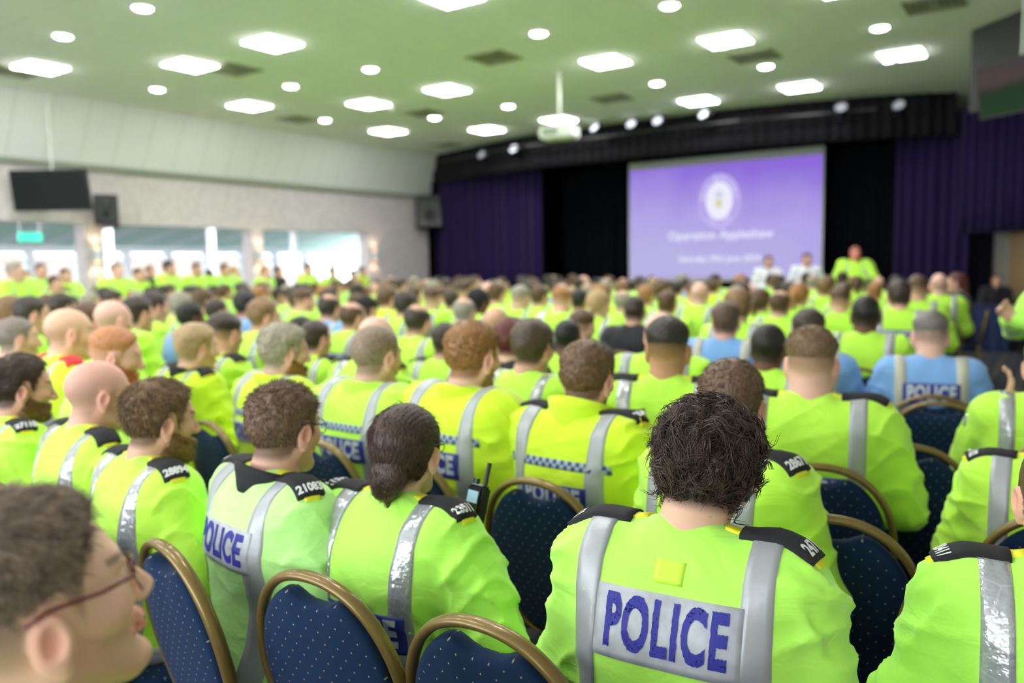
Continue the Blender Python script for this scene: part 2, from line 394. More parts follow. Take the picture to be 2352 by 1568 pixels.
# glazed end of the side room (blue daylight behind the third opening)
m_bfr = mat('blue_frame', (150, 190, 225), .5)
we = MB().box((-21.3, 21.9, 0), (-14.95, 22.1, .5)).box((-21.3, 21.9, 2.75), (-14.95, 22.1, 3.5))
for x in np.arange(-21.2, -14.9, 1.04): we.box((x-.06, 21.92, .5), (x+.06, 22.08, 2.75))
we.box((-21.2, 21.94, 1.95), (-14.95, 22.06, 2.03)); we.build('window_3', m_bfr, kind='structure')
MB().box((-21.2, 21.99, .5), (-14.95, 22.01, 2.75)).build('window_4', m_glass, kind='structure')
MB().box((-14.95, 17, 0), (-14.8, 22, 3.5)).build('wall_side_far', m_ann, kind='structure')
# pale pink building outside the side windows
m_out = mat('pink_render', (196, 172, 160), .9)
MB().box((-27, 8.5, 0), (-25.5, 22, 2.12)).build('wall_outside', m_out, kind='structure')
for i, y in enumerate((9.9, 12.6, 15.3)):
    o = MB().lathe([(.13, 0), (.13, .05), (.1, .1), (.1, 2.6), (.14, 2.7)], 16).build('trim_%d' % (4+i), m_frame, kind='structure', smooth=True, loc=(-18.2, y, 0))
for y, lab in ((5.9, 'first'), (9.5, 'second'), (13.1, 'third')):  # added panels, hidden above the openings, to brighten the side room
    o = empty('ceiling_light', (-17.4, y, 2.84)); tag(o, 'added unseen light panel under the side room ceiling beyond the %s opening' % lab, 'ceiling light', 'added side room light panels')
    MB().box((-.3, -1.3, -.02), (.3, 1.3, 0)).box((-.01, -1.0, 0), (.01, -.98, .1)).box((-.01, .98, 0), (.01, 1.0, .1)).build('frame', m_frame, o)
    MB().box((-.27, -1.27, -.035), (.27, 1.27, -.02)).build('diffuser', mat('side_fill_panel', (255, 255, 255), .5, emit=26), o)
m_exit = mat('exit_green', (60, 200, 170), .5, emit=.6)
ex = MB().box((-.02, -.22, -.09), (.02, .22, .09)).build('exit_sign', m_exit, loc=(-17.5, 7.9, 2.28)); MB().tube([(0, -.19, .09), (0, -.19, .55)], .006, 6).tube([(0, .19, .09), (0, .19, .55)], .006, 6).build('hanger', m_frame, ex); tag(ex, 'small green lit exit sign hanging in the first wall opening', 'sign')
m_warm = mat('warm_lamp', (255, 196, 130), .5, emit=5)
for y, lab in ((7.69, 'first'), (11.28, 'second'), (14.82, 'last')):
    lamp = empty('wall_lamp', (-14.58, y-.0, 1.85)); tag(lamp, 'up and down wall lamp on the pier after the %s opening' % lab, 'lamp')
    MB().box((0, -.05, -.12), (.1, .05, .12)).build('lamp_body', m_frame, lamp, bevel=.008)
    MB().box((.02, -.035, .121), (.08, .035, .128)).box((.02, -.035, -.128), (.08, .035, -.121)).build('bulb', m_warm, lamp)
    for sz in (1, -1):
        ld = bpy.data.lights.new('lamp_glow', 'SPOT'); ld.energy = 3; ld.spot_size = R(110); ld.color = (1, .72, .45); ld.shadow_soft_size = .04
        lo = bpy.data.objects.new('lamp_glow', ld); col.objects.link(lo); lo.parent = lamp; lo.location = (.08, 0, sz*.16); lo.rotation_euler = (R(180) if sz > 0 else 0, 0, 0)

# ---- ceiling fittings
m_panel = mat('light_panel', (255, 255, 255), .5, emit=PANEL_L); m_pfr = mat('panel_frame', (235, 240, 230), .5)
m_down = mat('downlight', (250, 250, 255), .5, emit=DOWN_L)
proto = empty('ceiling_light'); 
MB().box((-.3, -.3, -.012), (.3, -.275, 0)).box((-.3, .275, -.012), (.3, .3, 0)).box((-.3, -.275, -.012), (-.275, .275, 0)).box((.275, -.275, -.012), (.3, .275, 0)).build('frame', m_pfr, proto)
MB().box((-.27, -.27, -.030), (.27, .27, -.001)).build('diffuser', m_panel, proto)
bpy.context.view_layer.update(); index_kids(proto)
ROWN = {14.3: 'row nearest the stage', 10.7: 'middle row', 7.1: 'row nearest the viewer', 3.5: 'row overhead', -.1: 'rearmost row'}
COLN = ['column by the fascia', 'second column from the fascia', 'third column from the fascia', 'fourth column from the fascia', 'fifth column from the fascia', 'sixth column from the fascia']
first = True
for yi, y in enumerate((14.3, 10.7, 7.1, 3.5, -.1)):
    for xi, x in enumerate((-12.3, -10.53, -8.70, -5.69, -3.88, -2.1)):
        yy = y-(1.24 if xi == 0 else 0)-(1.25 if xi == 5 else 0)
        if xi == 5 and y == 14.3: continue
        if xi == 5: yy = y+2.35
        o = proto if first else copy_tree(proto); first = False
        o.location = (x, yy, CEIL-.001)
        tag(o, 'bright square ceiling light panel, %s, %s' % (ROWN[y], COLN[xi]), 'ceiling light', 'square ceiling light panels')
o0 = None
for yi, (y, rn) in enumerate(((12.5, 'row nearest the stage'), (8.9, 'second row from the stage'), (5.3, 'third row from the stage'), (1.7, 'row overhead'))):
    for xi, x in enumerate((-12.35, -10.5, -8.7, -5.7, -3.9, -2.1)):
        if o0 is None:
            o0 = empty('downlight'); 
            MB().lathe([(.11, 0), (.125, 0), (.125, -.012), (.105, -.014), (.105, 0)], 24).build('trim_ring', m_pfr, o0, smooth=True)
            MB().lathe([(.0, -.03), (.08, -.028), (.1, -.016), (.104, -.001), (0, -.001)], 24).build('lamp_disc', m_down, o0)
            bpy.context.view_layer.update(); index_kids(o0); o = o0
        else: o = copy_tree(o0)
        o.location = (x, y-(1.2 if xi == 0 else 0)-(1.1 if xi == 5 else 0), CEIL-.001)
        tag(o, 'small round recessed ceiling downlight, %s, %s' % (rn, COLN[xi]), 'downlight', 'round recessed downlights')
m_vent = mat('vent_metal', (170, 172, 142), .6); m_vd = mat('vent_dark', (104, 106, 80), .8)
def vent(x, y, lab, s=.3, first=[None]):
    if first[0] is None:
        o = empty('ceiling_vent'); first[0] = o
        MB().box((-.3, -.3, -.014), (.3, -.27, 0)).box((-.3, .27, -.014), (.3, .3, 0)).box((-.3, -.27, -.014), (-.27, .27, 0)).box((.27, -.27, -.014), (.3, .27, 0)).build('frame', m_vent, o)
        g = MB()
        for r_ in (.24, .18, .12, .06):
            g.box((-r_, -r_, -.03+r_*.08), (r_, -r_+.03, -.018)).box((-r_, r_-.03, -.03+r_*.08), (r_, r_, -.018)).box((-r_, -r_, -.03+r_*.08), (-r_+.03, r_, -.018)).box((r_-.03, -r_, -.03+r_*.08), (r_, r_, -.018))
        g.build('louvres', m_vent, o); MB().box((-.27, -.27, -.008), (.27, .27, -.002)).build('duct', m_vd, o)
        bpy.context.view_layer.update(); index_kids(o)
    else: o = copy_tree(first[0])
    o.location = (x, y, CEIL-.001); o.scale = (s/.3, s/.3, 1)
    tag(o, lab, 'vent', 'square ceiling vents')
for x, y, lab in ((-6.86, 9.5, 'large dark ceiling vent in the middle between two light panels'), (-3.85, 11.8, 'dark ceiling vent beside a smoke detector near the right bulkhead'), (-6.85, 13.1, 'ceiling vent above the projection screen'),
                  (-10.3, 7.65, 'dim ceiling vent beside the second light panel of the nearest row'), (-12.7, 10.9, 'ceiling vent nearest the fascia in the middle of the room'), (-10.35, 12.0, 'ceiling vent beyond the small detector, toward the purple curtain'),
                  (-12.9, 5.75, 'ceiling vent at the fascia above the hanging television'), (-12.6, 15.4, 'small ceiling vent in the corner by the stage'), (-1.4, 10.75, 'ceiling vent beside the dark grey bulkhead')):
    vent(x, y, lab, .32)
m_wp = mat('white_plastic', (232, 236, 226), .45)
for x, y, lab in ((-10.43, 11.2, 'small white ceiling detector beside the middle light panel'), (-11.97, 13.35, 'small white ceiling detector by the far light panel near the fascia'), (-2.2, 13.2, 'white ceiling detector beside the light panel at the bulkhead'), (-4.0, 11.0, 'white ceiling detector next to the dark vent')):
    tag(MB().lathe([(0, -.06), (.035, -.055), (.055, -.03), (.06, 0), (0, 0)][::-1], 20).build('smoke_detector', m_wp, smooth=True, loc=(x, y, CEIL)), lab, 'detector', 'ceiling detectors')
# ---- hung television and wall speakers
m_bp = mat('black_plastic', (30, 30, 32), .35); m_scr = mat('tv_glass', (34, 36, 37), .7, spec=.15)
def television(loc, rz, tilt, wd, ht, lab, screen_mat, z_top=CEIL-.002):
    o = empty('television', loc, rz); tag(o, lab, 'television')
    M = Matrix.Rotation(tilt, 4, 'X')
    MB().box((-wd/2, -.0, -ht/2), (wd/2, .06, ht/2), M).build('casing', m_bp, o, bevel=.006)
    MB().box((-wd/2+.02, -.006, -ht/2+.025), (wd/2-.02, -.001, ht/2-.02), M).build('screen', screen_mat, o)
    MB().tube([(0, .08, ht/2-.1), (0, .1, ht/2+.1), (0, .1, z_top-loc[2])], .012, 10).box((-.12, .06, -.1), (.12, .1, .1), M).build('bracket', m_wp, o)
tvp = at(114, 437, 13.3)
television(tvp, HEAD-R(2), R(8), 1.30, .67, 'switched-off black television hanging from the fascia by the left wall', m_scr)
# picture screen at the right bulkhead
m_pic = mat('picture_screen', (20, 24, 20), .7, spec=.1)
def picmat():
    m = m_pic; tc = nd(m, 'ShaderNodeTexCoord'); s = nd(m, 'ShaderNodeSeparateXYZ'); lk(m, tc.outputs['Generated'], s.inputs[0])
    n = nd(m, 'ShaderNodeTexNoise'); n.inputs['Scale'].default_value = 3; lk(m, tc.outputs['Generated'], n.inputs['Vector'])
    v = mathn(m, 'ADD', mathn(m, 'MULTIPLY', s.outputs[2], .5), mathn(m, 'MULTIPLY', n.outputs[0], .10)); r = nd(m, 'ShaderNodeValToRGB'); e = r.color_ramp.elements
    e[0].position = .0; e[0].color = (*srgb((14, 44, 18)), 1); e[1].position = .6; e[1].color = (*srgb((44, 44, 50)), 1)
    k = e.new(.38); k.color = (*srgb((62, 44, 46)), 1); k = e.new(.27); k.color = (*srgb((18, 36, 20)), 1)
    lk(m, v, r.inputs[0]); lk(m, r.outputs[0], bsdf(m).inputs['Emission Color']); bsdf(m).inputs['Emission Strength'].default_value = .8
picmat()
television(at(2330, 195, 9.2), R(-35), R(10), .95, .62, 'wall television showing a green garden picture, beside the dark bulkhead', m_pic)
def speaker(loc, rz, lab, s=1.0):
    o = empty('wall_speaker', loc, rz); tag(o, lab, 'loudspeaker', 'black wall speakers')
    MB().box((-.2*s, -.16*s, -.28*s), (.2*s, .14*s, .28*s), Matrix.Rotation(R(-10), 4, 'X')).build('cabinet', m_bp, o, bevel=.012)
    M = Matrix.Rotation(R(-10), 4, 'X') @ Matrix.Translation((0, -.16*s, 0)) @ Matrix.Rotation(R(90), 4, 'X')
    MB().lathe([(.13*s, 0), (.14*s, .012), (.12*s, .014), (.05*s, -.01), (.0, .005)], 24, M @ Matrix.Translation((0, -.08*s, 0))).build('woofer', mat('cone', (58, 58, 60), .6), o, smooth=True)
    MB().lathe([(.05*s, 0), (.055*s, .01), (.03*s, .006), (0, .012)], 20, M @ Matrix.Translation((0, .14*s, 0))).build('tweeter', mat('cone_small', (70, 70, 72), .5), o, smooth=True)
    MB().tube([(0, .1*s, -.1), (0, .26, -.16), (0, .3, -.3)], .025, 8).build('bracket', m_bp, o)
speaker((-14.25, 7.75, 2.62), R(62), 'black speaker on the wall between the first two openings')
speaker((-14.2, 16.55, 3.0), R(50), 'tall black speaker on the wall beside the purple stage curtain', 1.5)
tag(MB().tube([(-14.58, 8.6, 3.4), (-14.58, 8.6, 2.42)], .012, 6).build('white_cable', m_wp), 'thin white cable running down the wall above the second opening', 'cable')
# ---- projector on its pole
pj = empty('projector', at(1285, 305, 12.6)); pj.rotation_euler.z = R(8); tag(pj, 'white ceiling projector on a pole in front of the stage', 'projector')
MB().box((-.27, -.2, -.09), (.27, .2, .09)).build('casing', m_wp, pj, bevel=.025)
MB().lathe([(.05, 0), (.055, .04), (.03, .045), (0, .03)], 20, Matrix.Translation((.1, .2, 0)) @ Matrix.Rotation(R(-90), 4, 'X')).build('lens', m_bp, pj, smooth=True)
MB().box((-.2, -.208, -.05), (.05, -.2, .05)).build('vent_grille', mat('grey_plastic', (150, 160, 140), .6), pj)
MB().tube([(0, 0, .09), (0, 0, CEIL-pj.location.z)], .025, 12).build('pole', m_wp, pj, smooth=True)
# ---- stage lanterns along the pelmet
m_len = mat('lantern_lens', (225, 225, 240), .3, emit=.9); m_dim = mat('lantern_lens_dim', (150, 150, 160), .3, emit=.35)
tag(MB().tube([(-13.2, 15.9, 4.2), (-10.0, 15.1, 4.2), (-5.2, 15.1, 4.2), (-2.9, 15.6, 4.2)], .024, 8).build('lighting_bar', m_bp), 'black lighting bar carrying the stage lanterns', 'bar')
for i, (px, py, br, lab) in enumerate(((1110, 360, 0, 'dim lantern nearest the wall'), (1183, 346, 1, 'lantern above the purple curtain'), (1370, 298, 1, 'bright lantern just beyond the projector'), (1452, 290, 1, 'lantern above the corner of the screen'),
        (1513, 283, 1, 'lantern above the screen, beside the brightest one'), (1620, 268, 1, 'brightest lantern, above the middle of the screen'), (1932, 253, 0, 'round lantern above the standing officer'), (2066, 248, 0, 'dim lantern at the purple curtain by the exit'))):
    r_ = ray(px, py); t = (15.05 if px > 1250 and px < 1900 else 15.3)/r_.y; p = r_*t+Vector((0, 0, CAMH))
    o = empty('stage_lantern', p, R(10*math.sin(i*2.3))); tag(o, 'black stage '+lab, 'lantern', 'stage lanterns on the bar')
    M = Matrix.Rotation(R(60), 4, 'X')
    MB().lathe([(.06, -.2), (.1, -.16), (.1, .06), (.115, .1), (.105, .1), (.1, .07)], 20, M).build('housing', m_bp, o, smooth=True)
    MB().lathe([(.0, .075), (.1, .07), (.09, .06), (0, .06)], 20, M).build('lens', m_len if br else m_dim, o)
    MB().tube([(-.12, 0, 0), (-.12, 0, .12), (.12, 0, .12), (.12, 0, 0)], .01, 6).tube([(0, 0, .12), (0, 0, max(.2, 4.2-p.z))], .012, 6).build('yoke', m_bp, o)
# ---- covered table by the exit
tb = empty('table', (-1.25, 15.55, 0), R(-4)); tag(tb, 'table under a navy cloth beside the exit', 'table')
MB().box((-.45, -.3, .71), (.5, .3, .74)).build('table_top', m_wood, tb)
lg = MB().tube([(-.4, -.25, 0), (-.4, -.25, .71)], .02).mesh('leg')
for a_, b_ in ((0, 0), (.84, 0), (0, .5), (.84, .5)): q = link('leg', lg, m_bp, tb); q.location = (a_, b_, 0)
V, F = wavy([(-.48, -.33), (.53, -.33)], .01, .74, .012, .2, .004)
V2, F2 = wavy([(.54, -.33), (.54, .33)], .01, .74, .012, .2, .004)
cl = MB().add(V, F).add(V2, F2).box((-.48, -.335, .742), (.545, .335, .75)).build('tablecloth', mat('navy_cloth', (30, 46, 88), .85), smooth=False); cl.matrix_world = tb.matrix_basis; tag(cl, 'navy blue cloth draped over the table by the exit', 'tablecloth')
# ================================================================== PEOPLE: implicit surfaces turned into meshes
f32 = np.float32
def A3(*v): return np.array(v, dtype=f32)
def smin(a, b, k):
    d = b-a; h = d*f32(.5/k)+f32(.5); np.minimum(h, 1, out=h); np.maximum(h, 0, out=h); return b-d*h-f32(k)*h*(1-h)
def smax(a, b, k): return -smin(-a, -b, k)
def sd_cap(P, a, b, ra, rb):
    bx, by, bz = f32(b[0]-a[0]), f32(b[1]-a[1]), f32(b[2]-a[2]); x = P[:, 0]-f32(a[0]); y = P[:, 1]-f32(a[1]); z = P[:, 2]-f32(a[2])
    t = (x*bx+y*by+z*bz)*f32(1/max(float(bx*bx+by*by+bz*bz), 1e-9)); np.minimum(t, 1, out=t); np.maximum(t, 0, out=t)
    x -= t*bx; y -= t*by; z -= t*bz; x *= x; y *= y; z *= z; x += y; x += z; np.sqrt(x, out=x)
    return x-(f32(ra)+f32(rb-ra)*t)
def sd_ell(P, c, r, rot=None):
    if rot is not None: q = (P-A3(*c))@rot; x, y, z = q[:, 0], q[:, 1], q[:, 2]
    else: x = P[:, 0]-f32(c[0]); y = P[:, 1]-f32(c[1]); z = P[:, 2]-f32(c[2])
    x = x*f32(1/r[0]); y = y*f32(1/r[1]); z = z*f32(1/r[2])
    k0 = np.sqrt(x*x+y*y+z*z); x = x*f32(1/r[0]); y = y*f32(1/r[1]); z = z*f32(1/r[2]); k1 = np.sqrt(x*x+y*y+z*z)
    return k0*(k0-1)/np.maximum(k1, 1e-6)
def rotm(x=0, y=0, z=0):
    return np.array(Matrix.Rotation(z, 3, 'Z') @ Matrix.Rotation(y, 3, 'Y') @ Matrix.Rotation(x, 3, 'X'), dtype=f32)
def evalp(P, prims):
    d = None
    for t, k, *a in prims:
        if t == 'c': v = sd_cap(P, *a)
        elif t == 'e': v = sd_ell(P, *a)
        elif t == '-e':
            d = smax(d, -sd_ell(P, *a), k); continue
        d = v if d is None else smin(d, v, k)
    return d
def culled(P, cen, rad, prims, margin=.10):
    """evaluate a group of shapes only near it; farther off its bounding sphere stands in"""
    x = P[:, 0]-f32(cen[0]); y = P[:, 1]-f32(cen[1]); z = P[:, 2]-f32(cen[2]); d = np.sqrt(x*x+y*y+z*z)-f32(rad); m = d < margin
    if m.all(): return evalp(P, prims)
    if m.any(): d[m] = evalp(P[m], prims)
    return d
def surface_nets(fn, xs, ys, zs, block=8, newton=True):
    nx, ny, nz = len(xs), len(ys), len(zs)
    D = np.full((nx, ny, nz), 9., dtype=f32)
    bx, by, bz = [range(0, n-1, block) for n in (nx, ny, nz)]
    I = np.array([(i, j, k) for i in bx for j in by for k in bz])
    e = np.minimum(I+block, [nx-1, ny-1, nz-1])
    lo = np.stack([xs[I[:, 0]], ys[I[:, 1]], zs[I[:, 2]]], 1); hi = np.stack([xs[e[:, 0]], ys[e[:, 1]], zs[e[:, 2]]], 1)
    c = ((lo+hi)/2).astype(f32); rad = np.sqrt(((hi-lo)**2).sum(1))/2
    dc = fn(c); act = np.abs(dc) < rad*1.5+.02
    for q in I[~act]: pass
    inn = (~act) & (dc < 0)
    for q in I[inn]: D[q[0]:q[0]+block+1, q[1]:q[1]+block+1, q[2]:q[2]+block+1] = -9
    msk = np.zeros(D.shape, dtype=bool)
    for q in I[act]: msk[q[0]:q[0]+block+1, q[1]:q[1]+block+1, q[2]:q[2]+block+1] = True
    ii, jj, kk = np.nonzero(msk)
    pts = np.stack([xs[ii], ys[jj], zs[kk]], 1).astype(f32)
    vals = np.empty(len(pts), dtype=f32)
    for s in range(0, len(pts), 200000): vals[s:s+200000] = fn(pts[s:s+200000])
    D[ii, jj, kk] = vals
    S = D < 0
    cs = np.zeros((nx-1, ny-1, nz-1), dtype=np.int8)
    for a in (0, 1):
        for b_ in (0, 1):
            for c_ in (0, 1): cs += S[a:nx-1+a, b_:ny-1+b_, c_:nz-1+c_]
    mixed = (cs > 0) & (cs < 8)
    ci, cj, ck = np.nonzero(mixed); n = len(ci)
    idx = np.full(mixed.shape, -1, dtype=np.int32); idx[ci, cj, ck] = np.arange(n)
    acc = np.zeros((n, 3)); cnt = np.zeros(n)
    co = [(a, b_, c_) for a in (0, 1) for b_ in (0, 1) for c_ in (0, 1)]
    for p in co:
        for ax in range(3):
            if p[ax]: continue
            q = list(p); q[ax] = 1
            d0 = D[ci+p[0], cj+p[1], ck+p[2]]; d1 = D[ci+q[0], cj+q[1], ck+q[2]]
            m = (d0 < 0) != (d1 < 0)
            t = np.where(m, d0/np.where(m, d0-d1, 1), 0)
            P0 = np.stack([xs[ci+p[0]], ys[cj+p[1]], zs[ck+p[2]]], 1); P1 = np.stack([xs[ci+q[0]], ys[cj+q[1]], zs[ck+q[2]]], 1)
            acc += np.where(m[:, None], P0+(P1-P0)*t[:, None], 0); cnt += m
    V = (acc/cnt[:, None]).astype(f32)
    F = []
    for ax in range(3):
        sl0 = [slice(None)]*3; sl1 = [slice(None)]*3; sl0[ax] = slice(0, -1); sl1[ax] = slice(1, None)
        o1, o2 = (ax+1) % 3, (ax+2) % 3
        ch = S[tuple(sl0)] != S[tuple(sl1)]
        e = np.array(np.nonzero(ch)).T
        ok = (e[:, o1] > 0) & (e[:, o2] > 0) & (e[:, o1] < D.shape[o1]-1) & (e[:, o2] < D.shape[o2]-1)
        e = e[ok]
        if not len(e): continue
        def cid(d1, d2):
            q = e.copy(); q[:, o1] += d1; q[:, o2] += d2; return idx[q[:, 0], q[:, 1], q[:, 2]]
        quad = np.stack([cid(-1, -1), cid(0, -1), cid(0, 0), cid(-1, 0)], 1)
        ins = S[e[:, 0], e[:, 1], e[:, 2]]
        quad[~ins] = quad[~ins][:, ::-1]
        F.append(quad)
    F = np.concatenate(F); F = F[(F >= 0).all(1)]
    if newton:
        h = .0015; g = np.stack([fn(V+A3(*(h if i == j else 0 for j in range(3))))-fn(V-A3(*(h if i == j else 0 for j in range(3)))) for i in range(3)], 1)/(2*h)
        d = fn(V); V = V-np.clip(d/np.maximum((g*g).sum(1), .3), -.004, .004)[:, None]*g*.8
    return V, F
def axis(lo, hi, hc, flo=None, fhi=None, hf=None):
    if flo is None: return np.arange(lo, hi+hc, hc).astype(f32)
    return np.concatenate([np.arange(lo, flo, hc), np.arange(flo, fhi, hf), np.arange(fhi, hi+hc, hc)]).astype(f32)
# ------------------------------------------------------------------ the head, in head space (origin between the ears, +Y face)
def head_prims(fem=False, fat=0.0):
    j = .9 if fem else 1.0
    p = [('e', .02, (0, -.014, .036), (.075, .096, .087)), ('e', .03, (0, .030, .0), (.062*j, .062, .088)),
         ('c', .03, (0, .02, -.055), (0, .060, -.094), (.046+fat)*j, .024),
         ('c', .02, (.046*j, -.002, -.045), (.02, .060, -.092), .022+fat*.6, .016), ('c', .02, (-.046*j, -.002, -.045), (-.02, .060, -.092), .022+fat*.6, .016),
         ('e', .02, (.040, .056, -.014), (.024, .026, .020)), ('e', .02, (-.040, .056, -.014), (.024, .026, .020)),
         ('c', .015, (-.032, .079, .030), (.032, .079, .030), .010, .010),
         ('-e', .012, (.031, .100, .010), (.018, .016, .012)), ('-e', .012, (-.031, .100, .010), (.018, .016, .012)),
         ('e', .004, (.031, .077, .010), (.0125, .0125, .0115)), ('e', .004, (-.031, .077, .010), (.0125, .0125, .0115)),
         ('c', .010, (0, .086, .020), (0, .107, -.026), .008, .012), ('e', .008, (.011, .098, -.030), (.009, .011, .008)), ('e', .008, (-.011, .098, -.030), (.009, .011, .008)),
         ('e', .006, (0, .088, -.054), (.024, .011, .0055)), ('e', .006, (0, .086, -.064), (.021, .012, .006)),
         ('e', .02, (0, .078, -.098), (.016, .014, .012))]
    for s in (1, -1):
        r = rotm(R(-12), 0, s*R(-24))
        p += [('e', .006, (s*.079, -.006, -.004), (.009, .020, .033), r), ('e', .006, (s*.077, -.002, -.034), (.007, .009, .012), r),
              ('-e', .004, (s*.0885, -.004, .002), (.008, .011, .020), r)]
    return p
HL_Y = np.array([-.13, -.06, -.035, -.018, -.002, .018, .030, .045, .062, .080, .1]); HL_Z = np.array([-.072, -.070, -.062, -.025, .036, .034, -.012, .045, .070, .096, .12])
def hair_mask(P):
    return P[:, 2]-np.interp(P[:, 1], HL_Y, HL_Z)
def beard_mask(P):
    zt = np.interp(P[:, 1], [-.05, -.01, .02, .05, .075, .09, .12], [-.13, -.055, -.012, -.030, -.038, -.040, -.045])
    m = zt-P[:, 2]
    lips = ((P[:, 0]/.026)**2+((P[:, 2]+.059)/.011)**2) < 1
    return np.where(lips & (P[:, 1] > .07), -.01, m)
def hairT(P, st, seed=0):
    """hair thickness over the scalp for a style"""
    m = hair_mask(P); z = P[:, 2]; y = P[:, 1]; ax = np.abs(P[:, 0])
    top = np.clip((z-.035)/.05, 0, 1); s = top*top*(3-2*top)
    n = np.sin(P[:, 0]*140+2*np.sin(P[:, 2]*90+seed))*np.sin(P[:, 1]*120+seed*1.3+1.5*np.sin(P[:, 0]*80))*np.sin(P[:, 2]*130+seed)
    n2 = np.sin(P[:, 0]*60+seed)*np.sin(P[:, 1]*55+2*seed)*np.sin(P[:, 2]*50+1)
    if st == 'short': t = .006+.010*s+.0025*n+.002*n2; wd = .02
    elif st == 'full': t = .011+.009*s+.003*n+.003*n2; wd = .02
    elif st == 'crop': t = .0035+.003*s+.0006*n; wd = .006
    elif st == 'fade': t = np.where(s > 0, .002+.013*s, 0)+.0015*n*s-.006*(1-np.clip((z-.0)/.04, 0, 1)); wd = .01
    elif st == 'spiky': t = .005+.009*s+.004*n*s+.001*n; wd = .008
    elif st == 'curly':
        c = np.abs(np.sin(P[:, 0]*105+2.2*np.sin(P[:, 2]*62+seed)))*np.abs(np.sin(P[:, 1]*95+2*np.sin(P[:, 0]*70)))+np.abs(np.sin(P[:, 2]*110+2*np.sin(P[:, 1]*60)))*.5
        t = .004+.007*s+.005*c+.003*n2; wd = .012
    elif st == 'balding': t = np.where((z > .085-.3*(y+.02)**2*10) & (y > -.085), -.004, .007+.001*n); wd = .012
    elif st in ('bun', 'pony', 'long', 'braid'): t = .010+.004*s+.0008*np.sin(np.arctan2(P[:, 0], z)*60); wd = .006
    elif st == 'beanie': t = .009+.004*s; m = z-.0+y*.15; wd = .002
    elif st == 'cap': t = .007+.006*s; m = z-.025+y*.1; wd = .002
    else: t = np.full(len(P), -.004)
    return -.006+np.clip(m/wd, 0, 1)*(t+.006)
def skin_colour(P, look, st):
    """skin with redder ears, cheeks and nose, stubble where the hair is clipped, lips, eyes"""
    sk = np.array(srgb(look['skin'])); hc = np.array(srgb(look['hair'])); n = len(P)
    C = np.tile(sk, (n, 1)); x, y, z = P.T
    red = np.clip(1-np.abs(np.sqrt(((np.abs(x)-.082)/.014)**2+((y+.006)/.03)**2+(z/.045)**2)-.0), 0, 1)
    cheek = np.exp(-(((np.abs(x)-.045)/.025)**2+((y-.06)/.03)**2+((z+.02)/.025)**2)); nose = np.exp(-((x/.015)**2+((y-.105)/.02)**2+((z+.02)/.025)**2))
    rr = np.clip(red*.9+cheek*.35+nose*.45, 0, 1)[:, None]*(.55 if look.get('dark') else 1)
    C = C*(1-rr*np.array([.0, .30, .30]))
    m = np.clip(hair_mask(P)/.02, 0, 1)
    if st == 'bald': m = m*np.clip((.075-z)/.06, 0, 1)*.38
    elif st == 'crop': m = m*.8
    elif st == 'fade': m = m*np.clip((z+.035)/.07, .12, 1)*.8
    elif st == 'balding': m = m*np.clip((.10-z)/.02, .06, 1)*.8
    else: m = m*.9
    ear = (np.abs(x) > .0745) & (np.abs(z) < .045) & (y < .03) & (y > -.035); m = np.where(ear, 0, m)
    C = C*(1-m[:, None])+hc*m[:, None]
    b = np.clip(beard_mask(P)/.012, 0, 1)*look.get('stubble', .12)*(y > -.03); b = np.where(z < -.15, 0, b)
    bc = np.array(srgb(look.get('beard', look['hair']))); C = C*(1-b[:, None])+bc*b[:, None]
    lips = (((x/.024)**2+((z+.059)/.010)**2) < 1) & (y > .08); C[lips] = C[lips]*[.85, .5, .5]
    for s in (1, -1):
        de = np.sqrt((x-s*.031)**2+(z-.010)**2); e = (de < .0085) & (y > .078); C[e] = (.7, .68, .66); C[(de < .0042) & (y > .08)] = (.05, .035, .02)
        br = (np.abs(z-.034-.1*np.abs(x-s*.03)) < .004) & (np.abs(x-s*.031) < .02) & (y > .06); C[br] = C[br]*.35+hc*.5
    return C
